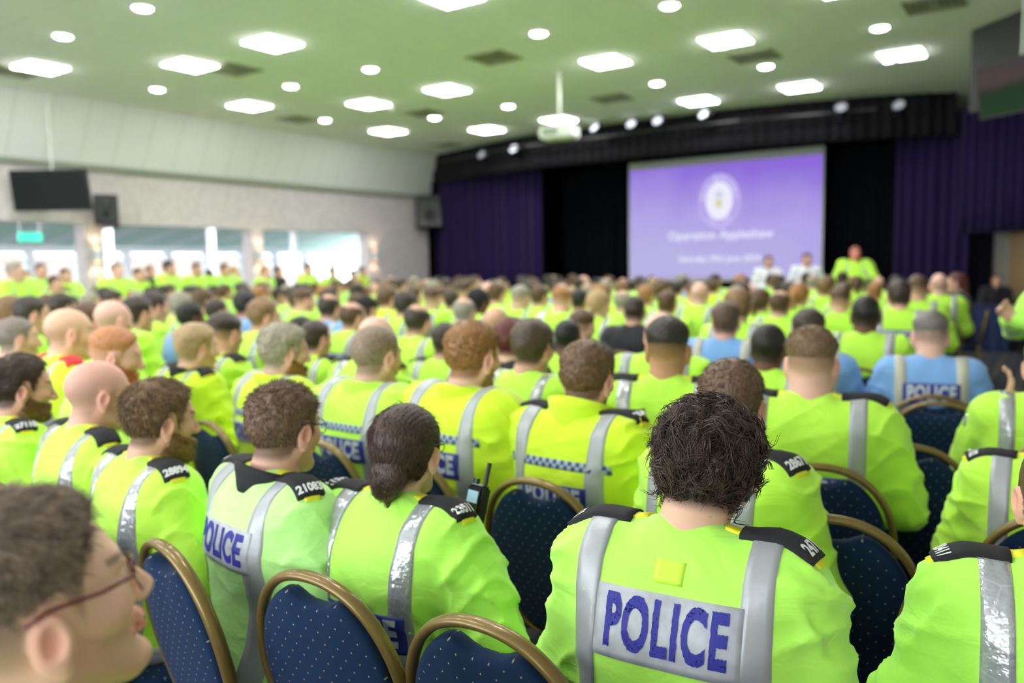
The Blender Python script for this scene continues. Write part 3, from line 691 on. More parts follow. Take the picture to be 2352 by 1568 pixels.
# ------------------------------------------------------------------ poses
ARMS = {  # elbow, wrist, hand direction, in torso space for the right side (+x)
    'lap': ((.250, .07, .165), (.10, .29, .12), (-.6, .8, -.1)), 'side': ((.262, -.02, .14), (.27, .06, -.09), (0, .2, -1)),
    'fold': ((.268, .10, .17), (-.01, .24, .19), (-1, .1, .05)), 'clasp': ((.275, .05, .16), (.045, .25, .05), (-.6, .5, -.5)),
    'clap': ((.255, .14, .19), (.045, .34, .30), (-.25, .6, .8)), 'wide': ((.31, .02, .19), (.17, .27, .10), (-.5, .8, -.2)), 'raise': ((.25, .2, .22), (.12, .22, .46), (-.1, .1, 1))}
class Pose:
    def __init__(s, lean=5, yaw=0, pitch=0, roll=0, arms='lap', stand=False, wide=1.0, fem=False, side=0, fat=0.0):
        s.lean = R(lean); s.stand = stand; s.wide = wide; s.fem = fem; s.arms = arms; s.fat = fat; s.lowres = False
        s.O = A3(0, 0, .95 if stand else .56)
        s.Ru = rotm(-s.lean, R(side), 0)
        s.piv = s.up(A3(0, .008, .488)); s.Rh = rotm(0, 0, -R(yaw)) @ rotm(-R(pitch), R(roll), 0)
        s.hc = s.piv + s.Rh @ A3(0, .018, .118)
    def up(s, p): return (np.asarray(p, dtype=f32) @ s.Ru.T) + s.O
    def to_u(s, P): return (P-s.O) @ s.Ru
    def to_h(s, P): return (P-s.hc) @ s.Rh
    def top(s): return s.hc + s.Rh @ A3(0, 0, .123)
    def arm_prims(s, r, kk=.05, jr=0.0):
        p = []; e, wv, hd = ARMS[s.arms]; w_ = s.wide
        for sx in (1, -1):
            sh = (sx*.172*w_, -.005, .418); el = (sx*e[0]*w_, e[1], e[2]); wr = (sx*wv[0], wv[1]+(.03 if (s.arms == 'fold' and sx < 0) else 0), wv[2]+(.02 if (s.arms == 'fold' and sx < 0) else 0))
            p += [('c', kk, sh, el, r[0], r[1]), ('c', .025, el, wr, r[2], r[3])]
        return p
    def hands(s):
        p = []; e, wv, hd = ARMS[s.arms]; H_ = Vector(hd).normalized()
        for sx in (1, -1):
            d = Vector((sx*H_.x, H_.y, H_.z)); w0 = Vector((sx*wv[0], wv[1]+(.03 if (s.arms == 'fold' and sx < 0) else 0), wv[2]+(.02 if (s.arms == 'fold' and sx < 0) else 0)))
            side = d.cross(Vector((sx, 0, .2))).normalized() if abs(d.x) < .9 else Vector((0, 0, 1)); nrm = side.cross(d)*sx
            pc = w0+d*.05
            for a in (-.024, -.008, .008, .024): p.append(('c', .012, tuple(w0+side*a*.5), tuple(w0+d*.088+side*a), .014, .011))
            for a, L in ((-.027, .062), (-.009, .078), (.009, .082), (.027, .072)):
                k1 = w0+d*.09+side*a; k2 = k1+(d*.9-nrm*.35)*L*.5; k3 = k2+(d*.6-nrm*.8)*L*.45
                p += [('c', .004, tuple(k1), tuple(k2), .0095, .009), ('c', .003, tuple(k2), tuple(k3), .009, .0075)]
            t1 = w0+d*.03-side*.028; t2 = t1+(d*.6-side*.6-nrm*.2)*.04; t3 = t2+(d*.9-side*.1-nrm*.4)*.03
            p += [('c', .008, tuple(t1), tuple(t2), .013, .011), ('c', .004, tuple(t2), tuple(t3), .011, .008)]
        return p
    def leg_pts(s):
        if s.stand: return [((sx*.095, 0, .92), (sx*.105, .02, .5), (sx*.11, 0, .09), (sx*.125, .13, .04)) for sx in (1, -1)]
        return [((sx*.095, .02, .55), (sx*.15, .44, .52), (sx*.15, .42, .10), (sx*.165, .56, .045)) for sx in (1, -1)]
    def body_fn(s):
        hp = head_prims(s.fem, s.fat); w_ = s.wide
        up = [('e', .05, (0, 0, .30), (.150*w_, .095, .20)), ('e', .05, (0, .01, .08), (.140*w_, .10, .17)), ('c', .05, (-.14*w_, -.01, .415), (.14*w_, -.01, .415), .055, .055)]
        up += s.arm_prims((.046, .038, .036, .026), .03)
        hd = s.hands() if not s.lowres else [h_ for h_ in s.hands() if h_[1] == .012]
        legs = []
        for h, k, a, t in s.leg_pts(): legs += [('c', .03, h, k, .072, .052), ('c', .02, k, a, .05, .036), ('c', .02, a, t, .036, .03)]
        hh_ = len(hd)//2; e_, wv_, hdv = ARMS[s.arms]; hgs = []
        for sx, g_ in ((1, hd[:hh_]), (-1, hd[hh_:])): hgs.append((g_, (sx*(wv_[0]+hdv[0]*.09), wv_[1]+hdv[1]*.09+(.03 if s.arms == 'fold' and sx < 0 else 0), wv_[2]+hdv[2]*.09)))
        nb = s.up(A3(0, -.02, .44)); ntop = s.hc + s.Rh @ A3(0, -.022, -.045)
        ra = (.050 if s.fem else .064)+s.fat*.8
        neck = [('c', .02, tuple(ntop), tuple(nb), ra-.004, ra+.006)]
        def fn(P):
            Pu = s.to_u(P); d = evalp(Pu, up); d = smin(d, culled(P, (0, .2, .3) if not s.stand else (0, .03, .47), .42 if not s.stand else .56, legs), .04)
            dn = evalp(P, neck); tz = Pu[:, 2]
            d = smin(d, dn, .035); d = smin(d, culled(s.to_h(P), (0, .01, -.01), .15, hp, .08), .018)
            for hg, hcn in hgs: d = smin(d, culled(Pu, hcn, .14, hg, .05), .008)
            return d
        return fn
    def jacket_fn(s, bulk=.0, fold=.006, coat=True, seed=0, belly=0.0):
        w_ = s.wide; b = bulk
        up = [('e', .06, (0, .0, .29), (.192*w_+b, .124+b, .205)), ('e', .07, (0, .01, .08), (.182*w_+b+belly*.3, .132+b+belly, .19)),
              ('c', .05, (-.150*w_, -.02, .418), (.150*w_, -.02, .418), .066+b, .066+b), ('e', .06, (.075, -.06, .33), (.10, .07, .12)), ('e', .06, (-.075, -.06, .33), (.10, .07, .12)),
              ('c', .02, (-.045, -.035, .452), (.045, -.035, .452), .060, .060), ('c', .03, (.03, -.02, .468), (.155*w_, -.012, .425), .056, .056), ('c', .03, (-.03, -.02, .468), (-.155*w_, -.012, .425), .056, .056),
              ('e', .06, (0, .0, -.03), (.185*w_+b, .150+b+belly*.6, .12 if coat else .07))]
        torso = list(up)
        up += s.arm_prims((.078+b, .066+b, .064+b, .048+b*.5), .055)
        e, wv, _ = ARMS[s.arms]
        rs = np.random.RandomState(seed+5); K = rs.normal(size=(5, 3))*np.array([11, 9, 19])+0; PH = rs.uniform(0, 6, 5)
        K2 = rs.normal(size=(4, 3))*55; PH2 = rs.uniform(0, 6, 4)
        def fn(P, base=None):
            Pu = s.to_u(P); d = evalp(Pu, base or up)
            if fold:
                ax = np.abs(Pu[:, 0]); arm = np.clip((ax-.17)/.05, 0, 1); low = np.clip((.30-Pu[:, 2])/.2, 0, 1)
                amp = fold*(.26+.75*arm+.55*low*(1-arm))
                w1 = np.sin(Pu@K[0]+PH[0])*1.5; r1 = 1-np.abs(np.sin(.5*(Pu@K[1]+PH[1]+w1))); r2 = 1-np.abs(np.sin(.5*(Pu@K[2]+PH[2]+1.8*np.sin(Pu@K[3]+PH[3]))))
                # creases running round the sleeve
                t = Pu[:, 2]*1.0-ax*.5+Pu[:, 1]*.4; ring = (1-np.abs(np.sin(t*26+2.0*np.sin(Pu[:, 1]*16+ax*9+PH[4]))))*arm
                d = d-amp*(r1**3+r2**3-.4)-fold*.9*(ring**2-.3)*arm
            return d
        fn.torso = lambda P: fn(P, torso)
        arms = [('e', .01, (0, 0, -9), (.01, .01, .01))]+s.arm_prims((.078+b, .066+b, .064+b, .048+b*.5), .055)
        fn.arm = lambda P: fn(P, arms)
        return fn
def project_pts(fn, T, Dr, off, far=.6):
    """march from outside along -Dr onto the surface fn"""
    p = (T+Dr*far).astype(f32); t = np.zeros(len(p), dtype=f32)
    for _ in range(60): d = fn(p-Dr*t[:, None])-.0; t += np.clip(d, -.02, .2)*.75
    return p-Dr*(t-off)[:, None]
def sheet(fn, grid_T, grid_D, off, edge=.006, far=.6, torso=True):
    """grid_T, grid_D: (n,m,3) aim points and outward directions -> a thin cloth strip lying on fn, edges turned down"""
    n, m, _ = grid_T.shape
    TT = grid_T.reshape(-1, 3).astype(f32); DT = grid_D.reshape(-1, 3).astype(f32)
    V = project_pts(fn, TT, DT, off, far)
    if torso and hasattr(fn, 'torso'):
        V2 = project_pts(fn.torso, TT, DT, off, far); far_ = np.linalg.norm(V-V2, axis=1) > .022; V = np.where(far_[:, None], V2, V)
    V = V.reshape(n, m, 3)
    i = np.arange(n)[:, None]*m+np.arange(m)[None, :]
    F = np.stack([i[:-1, :-1], i[:-1, 1:], i[1:, 1:], i[1:, :-1]], -1).reshape(-1, 4)
    uv = np.stack(np.meshgrid(np.arange(n)/(m-1), np.arange(m)/(m-1), indexing='ij'), -1).reshape(-1, 2)
    bd = np.concatenate([i[0, :], i[1:, -1], i[-1, -2::-1], i[-2:0:-1, 0]])
    low = V.reshape(-1, 3)[bd]-grid_D.reshape(-1, 3)[bd]*(edge+off); k = len(bd); base = n*m
    nx = np.roll(np.arange(k), -1)
    F2 = np.stack([bd, base+np.arange(k), base+nx, bd[nx]], 1)
    # consistent orientation outward
    a, b_, c_ = V[0, 0], V[0, 1], V[1, 1]; nn = np.cross(b_-a, c_-b_)
    if nn @ grid_D[0, 0] < 0: F = F[:, ::-1]; F2 = F2[:, ::-1]
    return np.concatenate([V.reshape(-1, 3), low]), np.concatenate([F, F2]), np.concatenate([uv, uv[bd]])
def brace_grid(ps, x, wid, z0=-.02, z1=-.02, n=60, m=5, tilt=.0):
    """strip from the small of the back, over the shoulder, down the front; torso space -> person space"""
    zc = .33; back = np.linspace(z0, zc, n//3); ang = np.linspace(0, math.pi, n//3)[1:-1]; fr = np.linspace(zc, z1, n//3)
    T = []; D_ = []
    for z in back: T.append((0, z)); D_.append((-1, 0))
    for a in ang: T.append((0, zc)); D_.append((-math.cos(a), math.sin(a)))
    for z in fr: T.append((0, z)); D_.append((1, 0))
    T = np.array(T); D_ = np.array(D_); us = (np.arange(m)/(m-1)-.5)*wid
    z_eff = np.where(D_[:, 1] > 0, .33+.13*D_[:, 1], T[:, 1]); xx = x+tilt*(z_eff-.2)
    G = np.zeros((len(T), m, 3)); DD = np.zeros_like(G)
    for j, u in enumerate(us): G[:, j, 0] = xx+u; G[:, j, 1] = T[:, 0]; G[:, j, 2] = T[:, 1]; DD[:, j, 1] = D_[:, 0]; DD[:, j, 2] = D_[:, 1]
    return ps.up(G), DD @ ps.Ru.T
def band_grid(ps, z, wid, n=72, m=4, a0=-math.pi, a1=math.pi):
    a = np.linspace(a0, a1, n); G = np.zeros((n, m, 3)); DD = np.zeros_like(G)
    for j in range(m): G[:, j, 2] = z+(j/(m-1)-.5)*wid; DD[:, j, 0] = np.sin(a); DD[:, j, 1] = -np.cos(a)
    return ps.up(G), DD @ ps.Ru.T
def sleeve_grid(ps, sx, t, wid, n=28, m=4):
    e, wv, _ = ARMS[ps.arms]; el = np.array((sx*e[0]*ps.wide, e[1], e[2])); sh = np.array((sx*.172*ps.wide, -.005, .418)); wr = np.array((sx*wv[0], wv[1], wv[2]))
    a_, b_ = (sh, el) if t < 1 else (el, wr); t = t if t < 1 else t-1
    d = b_-a_; L = np.linalg.norm(d); d = d/L; c = a_+d*L*t
    u = np.cross(d, (0, 1, 0.3)); u /= np.linalg.norm(u); v = np.cross(d, u); an = np.linspace(0, 2*math.pi, n)
    G = np.zeros((n, m, 3)); DD = np.zeros_like(G)
    for j in range(m): G[:, j] = c+d*(j/(m-1)-.5)*wid; DD[:, j] = np.cos(an)[:, None]*u+np.sin(an)[:, None]*v
    return ps.up(G), DD @ ps.Ru.T
def back_patch_grid(ps, cx_, cz, wd, ht, n=14, m=26):
    zs_ = np.linspace(cz-ht/2, cz+ht/2, n); xs_ = np.linspace(cx_-wd/2, cx_+wd/2, m)
    G = np.zeros((n, m, 3)); G[:, :, 0] = xs_; G[:, :, 2] = zs_[:, None]; DD = np.zeros_like(G); DD[:, :, 1] = -1
    return ps.up(G), DD @ ps.Ru.T
def lettering_on(ps, fn, body, size, cx_, cz, off, sx=1.0, bold=.003, ragged=0, sub=.012):
    me = text_mesh(body, size, 0, bold, sub, 1.12); n = len(me.vertices); v = np.zeros(n*3, dtype=f32); me.vertices.foreach_get('co', v); v = v.reshape(-1, 3)
    if ragged: rs = np.random.RandomState(3); v[:, :2] += (np.sin(v[:, :1]*900+v[:, 1:2]*700)+np.sin(v[:, 1:2]*1300))*ragged*.5+rs.uniform(-1, 1, (n, 2))*ragged*.6
    T = np.stack([cx_+v[:, 0]*sx, np.zeros(n), cz+v[:, 1]], 1); D_ = np.tile([[0, -1, 0]], (n, 1))
    P = project_pts(fn, ps.up(T), (D_ @ ps.Ru.T).astype(f32), off)
    me.vertices.foreach_set('co', P.astype(f32).ravel()); me.update(); return me
def shoulder_slide(ps, fn, sx, x0, x1, wd, off, m=7, n=9):
    xs_ = np.linspace(x0, x1, n)*sx; ys_ = np.linspace(-wd/2, wd/2, m)-.026
    G = np.zeros((n, m, 3)); G[:, :, 0] = xs_[:, None]; G[:, :, 1] = ys_; G[:, :, 2] = .30; DD = np.zeros_like(G)
    t = np.clip((np.abs(xs_)-.10)/.14, 0, 1)*.8; DD[:, :, 0] = (sx*np.sin(t))[:, None]; DD[:, :, 2] = np.cos(t)[:, None]
    G[:, :, 0] = (xs_-sx*np.tan(t)*.15)[:, None]
    return ps.up(G), DD @ ps.Ru.T
def slide_number(ps, fn, sx, body, xc, size, off):
    me = text_mesh(body, size, 0, .0012, .010); n = len(me.vertices); v = np.zeros(n*3, dtype=f32); me.vertices.foreach_get('co', v); v = v.reshape(-1, 3)
    X = xc-v[:, 1]; Y = v[:, 0]*.92*sx-.026; t = np.clip((X-.10)/.14, 0, 1)*.8
    T = np.stack([sx*(X-np.tan(t)*.15), Y, np.full(n, .30)], 1); D_ = np.stack([sx*np.sin(t), 0*t, np.cos(t)], 1)
    P = project_pts(fn, ps.up(T), (D_ @ ps.Ru.T).astype(f32), off)
    me.vertices.foreach_set('co', P.astype(f32).ravel()); me.update(); return me
def collar_mesh(ps, r0, r1, z0, z1, th=.006, back_h=0, gap=.5, yo=-.012, flare=0.0, seed=1, n=44):
    """standing collar round the neck, open at the front by `gap` radians; higher at the back by back_h"""
    a = np.linspace(-math.pi+gap, math.pi-gap, n); prof = [(0, 0), (.35, .02), (.7, .05), (1, 0.0)]
    V = []; 
    for side in (1, 0):
        for t, _ in prof:
            for i, an in enumerate(a):
                bk = (1+math.cos(an))/2; r = r0+(r1-r0)*t+flare*t*t*(1-bk)+th*side+.0025*math.sin(an*5+seed+t*3); z = z0+(z1-z0)*t*(.55+.45*bk)+back_h*t*bk
                V.append((r*math.sin(an)*1.05, yo-r*math.cos(an)*.95, z+.0)); 
    V = np.array(V); m = len(prof); k = m*n; F = []
    for j in range(m-1):
        for i in range(n-1):
            F.append((j*n+i, j*n+i+1, (j+1)*n+i+1, (j+1)*n+i)); F.append((k+j*n+i, k+(j+1)*n+i, k+(j+1)*n+i+1, k+j*n+i+1))
    for i in range(n-1):
        q = (m-1)*n; F.append((q+i, q+i+1, k+q+i+1, k+q+i)); F.append((i, k+i, k+i+1, i+1))
    for j in range(m-1):
        for i in (0, n-1): F.append((j*n+i, (j+1)*n+i, k+(j+1)*n+i, k+j*n+i))
    return ps.up(V), F
# ------------------------------------------------------------------ materials for people
def attr_mat(name, rough, spec=.4, sss=0.0):
    m = bpy.data.materials.new(name); m.use_nodes = True; a = nd(m, 'ShaderNodeAttribute', attribute_name='Col'); b = bsdf(m)
    lk(m, a.outputs['Color'], b.inputs['Base Color']); b.inputs['Roughness'].default_value = rough; b.inputs['Specular IOR Level'].default_value = spec
    if sss: b.inputs['Subsurface Weight'].default_value = sss; b.inputs['Subsurface Radius'].default_value = (.012, .005, .003); b.inputs['Subsurface Scale'].default_value = .6
    return m
m_skin = attr_mat('skin', .55, .35); noise_bump(m_skin, 260, .12, .002)
def cloth(name, rgb, rgb2=None, bump=.5):
    m = mat(name, rgb, .62, sheen=.25, spec=.3)
    if rgb2: noise_color(m, rgb, rgb2, 5, lo=.3, hi=.7, detail=2)
    tc = nd(m, 'ShaderNodeTexCoord'); n1 = nd(m, 'ShaderNodeTexNoise'); n1.inputs['Scale'].default_value = 7; n1.inputs['Detail'].default_value = 3; n1.inputs['Distortion'].default_value = .9
    mp = nd(m, 'ShaderNodeMapping'); mp.inputs['Scale'].default_value = (1, 1, 1.9); lk(m, tc.outputs['Object'], mp.inputs[0]); lk(m, mp.outputs[0], n1.inputs['Vector'])
    b = nd(m, 'ShaderNodeBump'); b.inputs['Strength'].default_value = bump; b.inputs['Distance'].default_value = .02; lk(m, n1.outputs[0], b.inputs['Height']); lk(m, b.outputs[0], bsdf(m).inputs['Normal'])
    return m
HV = {'pale': cloth('hi_vis_pale', (196, 255, 150)), 'lime': cloth('hi_vis_lime', (198, 255, 78)), 'green': cloth('hi_vis_green', (188, 255, 96)), 'yellow': cloth('hi_vis_yellow', (216, 250, 44)),
      'blue': cloth('light_blue_vest', (128, 176, 236)), 'black': cloth('black_jacket', (28, 29, 36)), 'white': cloth('white_shirt', (232, 234, 240)), 'suit': cloth('dark_suit', (30, 28, 38))}
m_tape = mat('silver_tape', (176, 178, 182), .42, metal=.25); noise_bump(m_tape, 30, .25, .006)
m_tapeg = mat('beige_tape', (196, 194, 178), .5)
m_prism = mat('glossy_prism_tape', (186, 188, 192), .16, metal=.35, coat=.8)
def prism():
    m = m_prism; tc = nd(m, 'ShaderNodeTexCoord'); v = nd(m, 'ShaderNodeTexVoronoi', feature='DISTANCE_TO_EDGE'); v.inputs['Scale'].default_value = 17; lk(m, tc.outputs['Object'], v.inputs['Vector'])
    v2 = nd(m, 'ShaderNodeTexNoise'); v2.inputs['Scale'].default_value = 55; lk(m, tc.outputs['Object'], v2.inputs['Vector'])
    e = mathn(m, 'LESS_THAN', v.outputs[0], .035); lk(m, mixc(m, mathn(m, 'MULTIPLY', e, .35), (184, 186, 190), (220, 222, 225)), bsdf(m).inputs['Base Color'])
    b = nd(m, 'ShaderNodeBump'); b.inputs['Strength'].default_value = .5; b.inputs['Distance'].default_value = .008; lk(m, v2.outputs[0], b.inputs['Height']); lk(m, b.outputs[0], bsdf(m).inputs['Normal'])
prism()
m_navy = mat('navy_ink', (40, 40, 150), .6); m_navyp = mat('navy_panel', (48, 52, 146), .5); m_silver = mat('silver_panel', (178, 180, 188), .5, metal=.15)
noise_color(m_silver, (170, 172, 182), (190, 192, 200), 30)
m_letw = mat('silver_letters', (196, 204, 214), .45)
m_blackf = mat('black_felt', (30, 30, 33), .85); m_white = mat('white_print', (228, 228, 230), .7)
m_strap = mat('yellow_strap', (244, 240, 50), .6)
m_trou = mat('black_trousers', (20, 21, 26), .8); m_red = mat('red_patch', (216, 40, 44), .6)
m_yelp = mat('yellow_label', (206, 254, 72), .6)
# blue and white chequered ribbon
m_chk = mat('chequered_ribbon', (80, 96, 150), .6)
def chk():
    m = m_chk; tc = nd(m, 'ShaderNodeTexCoord'); c = nd(m, 'ShaderNodeTexChecker'); c.inputs['Scale'].default_value = 3
    mp = nd(m, 'ShaderNodeMapping'); mp.inputs['Scale'].default_value = (1, 1, 1); lk(m, tc.outputs['UV'], mp.inputs[0]); lk(m, mp.outputs[0], c.inputs['Vector'])
    c.inputs['Color1'].default_value = (*srgb((62, 74, 140)), 1); c.inputs['Color2'].default_value = (*srgb((168, 186, 190)), 1); lk(m, c.outputs[0], bsdf(m).inputs['Base Color'])
chk()
HAIRM = {}
def hair_mat(rgb, strands=False):
    k = (rgb, strands)
    if k not in HAIRM:
        m = mat('hair_%d_%d_%d' % rgb, rgb, .42, spec=.45)
        c2 = tuple(min(255, int(v*1.35+10)) for v in rgb); c1 = tuple(int(v*.72) for v in rgb)
        noise_color(m, c1, c2, 240 if not strands else 60, lo=.3, hi=.75, stretch=(1, 1, .35)); 
        if not strands: noise_bump_keep(m)
        HAIRM[k] = m
    return HAIRM[k]
def noise_bump_keep(m):
    tc = nd(m, 'ShaderNodeTexCoord'); n = nd(m, 'ShaderNodeTexNoise'); n.inputs['Scale'].default_value = 210; n.inputs['Detail'].default_value = 2
    mp = nd(m, 'ShaderNodeMapping'); mp.inputs['Scale'].default_value = (1, 1, .3); lk(m, tc.outputs['Object'], mp.inputs[0]); lk(m, mp.outputs[0], n.inputs['Vector'])
    b = nd(m, 'ShaderNodeBump'); b.inputs['Strength'].default_value = .8; b.inputs['Distance'].default_value = .004; lk(m, n.outputs[0], b.inputs['Height']); lk(m, b.outputs[0], bsdf(m).inputs['Normal'])
# ------------------------------------------------------------------ hair strands as thin tapering tubes, head space
def strands(V, F, count, length, radius, style, seed=0, npt=7, keep=None):
    rs = np.random.RandomState(seed)
    A_, B_, C_ = V[F[:, 0]], V[F[:, 1]], V[F[:, 2]]; n0 = np.cross(B_-A_, V[F[:, 3]]-A_); ar = np.linalg.norm(n0, axis=1); n0 = n0/np.maximum(ar, 1e-9)[:, None]
    cen = (A_+C_)/2
    w_ = ar.copy(); w_[(n0*(cen-A3(0, -.015, .03))).sum(1) < 0] = 0
    if keep is not None: w_ = w_*keep(cen)
    w_ /= w_.sum(); f = rs.choice(len(F), count, p=w_); u = rs.rand(count, 1); v = rs.rand(count, 1)
    Q = F[f]; P0 = (V[Q[:, 0]]*(1-u)*(1-v)+V[Q[:, 1]]*u*(1-v)+V[Q[:, 2]]*u*v+V[Q[:, 3]]*(1-u)*v); N = n0[f]
    crown = A3(.01, -.055, .12); fl = P0-crown; fl = fl-(fl*N).sum(1)[:, None]*N; fl /= np.maximum(np.linalg.norm(fl, axis=1), 1e-4)[:, None]
    if style in ('bun', 'pony'): 
        tgt = A3(0, -.112, -.055); fl = tgt-P0; fl = fl-(fl*N).sum(1)[:, None]*N; fl /= np.maximum(np.linalg.norm(fl, axis=1), 1e-4)[:, None]
    sw = rs.normal(size=(count, 3))*.25; D_ = fl+sw
    L = length*(.6+.6*rs.rand(count)); t = np.linspace(0, 1, npt)
    pts = np.zeros((count, npt, 3))
    if style == 'curly':
        cc = (np.floor(P0/.017)+.5)*.017; P0 = P0-(P0-cc)*.0; ax = .55*N+.75*fl+rs.normal(size=(count, 3))*.10; ax /= np.linalg.norm(ax, axis=1)[:, None]
        # clumps share a phase so that curls read as locks
        cl = np.floor(P0/.017).astype(int); hsh = (cl[:, 0]*73856093 ^ cl[:, 1]*19349663 ^ cl[:, 2]*83492791) % 997; ph = hsh/997*6.28; rad = .0045+.005*((hsh*7) % 13)/13
        axc = np.stack([np.sin(hsh*1.3), np.cos(hsh*2.1), np.sin(hsh*.7+1)], 1)*.45; ax = ax+axc; ax /= np.linalg.norm(ax, axis=1)[:, None]
        e1 = np.cross(ax, A3(.3, .2, .9)); e1 /= np.linalg.norm(e1, axis=1)[:, None]; e2 = np.cross(ax, e1); sg = np.where(hsh % 2 == 0, 1, -1)
        uu = fl*.75+axc*1.5; uu = uu-(uu*N).sum(1)[:, None]*N; uu /= np.linalg.norm(uu, axis=1)[:, None]; ww = np.cross(N, uu); amp_ = .006+.008*((hsh*5) % 11)/11; bmp = .4+1.2*((hsh*11) % 17)/17
        for i, tt in enumerate(t):
            an = ph+sg*tt*(3.4+1.6*((hsh*3) % 7)/7); r_ = (rad*min(1, tt*2.5+.1))[:, None]
            pts[:, i] = P0-(P0-cc)*(.80*tt)+uu*(L*tt)[:, None]+ww*(amp_*np.sin(sg*7.6*tt+ph))[:, None]-ww*(amp_*np.sin(ph))[:, None]+N*(.001+.006*math.sin(math.pi*min(1, tt*1.1))*bmp-(L*tt)**2/.165)[:, None]
    else:
        a = {'spiky': 1.3, 'short': .55, 'full': .5, 'crop': .8, 'bun': .07, 'pony': .1, 'fade': .7, 'beard': .5, 'balding': .5}.get(style, .5)
        top = np.clip((P0[:, 2]-.06)/.05, 0, 1)[:, None]
        aa = a*(.35+.65*top) if style in ('spiky', 'fade') else a*np.ones_like(top)
        if style == 'beard': D_ = np.tile(A3(0, .25, -1), (count, 1))+sw
        for i, tt in enumerate(t):
            pts[:, i] = P0-N*.002+(N*aa*(1-.25*tt)+D_*(1-.3*aa))*(L*tt)[:, None]-N*(.25*L*tt*tt)[:, None]*(style not in ('spiky',))
            if style in ('bun', 'pony'): pts[:, i] -= N*(L*L*tt*tt/.15)[:, None]*.9
    tang = np.gradient(pts, axis=1); tang /= np.maximum(np.linalg.norm(tang, axis=2), 1e-9)[:, :, None]
    ref = np.broadcast_to(N[:, None, :], tang.shape); e1 = np.cross(tang, ref); ln = np.linalg.norm(e1, axis=2)[:, :, None]; e1 = np.where(ln > .05, e1/np.maximum(ln, 1e-6), np.cross(tang, [.5, .5, .7])); e2 = np.cross(tang, e1)
    rad_ = radius*(1-.75*t**2)[None, :, None]
    VV = np.zeros((count, npt, 3, 3))
    for k in range(3): an = 2*math.pi*k/3; VV[:, :, k] = pts+(e1*math.cos(an)+e2*math.sin(an))*rad_
    base = (np.arange(count)*npt*3)[:, None, None]; ii = np.arange(npt-1)[None, :, None]*3; k = np.arange(3)[None, None, :]; k2 = (k+1) % 3
    FF = np.stack([base+ii+k, base+ii+k2, base+ii+3+k2, base+ii+3+k], -1).reshape(-1, 4)
    return VV.reshape(-1, 3), FF
LOOKS = {
 'brown': dict(hair=(84, 60, 42), skin=(222, 176, 150)), 'dark': dict(hair=(52, 42, 36), skin=(220, 172, 146)), 'black': dict(hair=(34, 31, 30), skin=(206, 156, 124)),
 'ginger': dict(hair=(150, 104, 62), skin=(234, 188, 164)), 'blond': dict(hair=(166, 138, 96), skin=(230, 186, 160)), 'grey': dict(hair=(142, 134, 120), skin=(222, 178, 156)),
 'tan': dict(hair=(122, 92, 62), skin=(222, 174, 146)), 'ebony': dict(hair=(26, 22, 20), skin=(112, 76, 54), dark=1), 'olive': dict(hair=(40, 34, 30), skin=(190, 140, 108), dark=1), 'pink': dict(hair=(140, 112, 90), skin=(236, 188, 172)),
 'maroon': dict(hair=(84, 34, 30), skin=(226, 182, 160))}
MESHC = {}
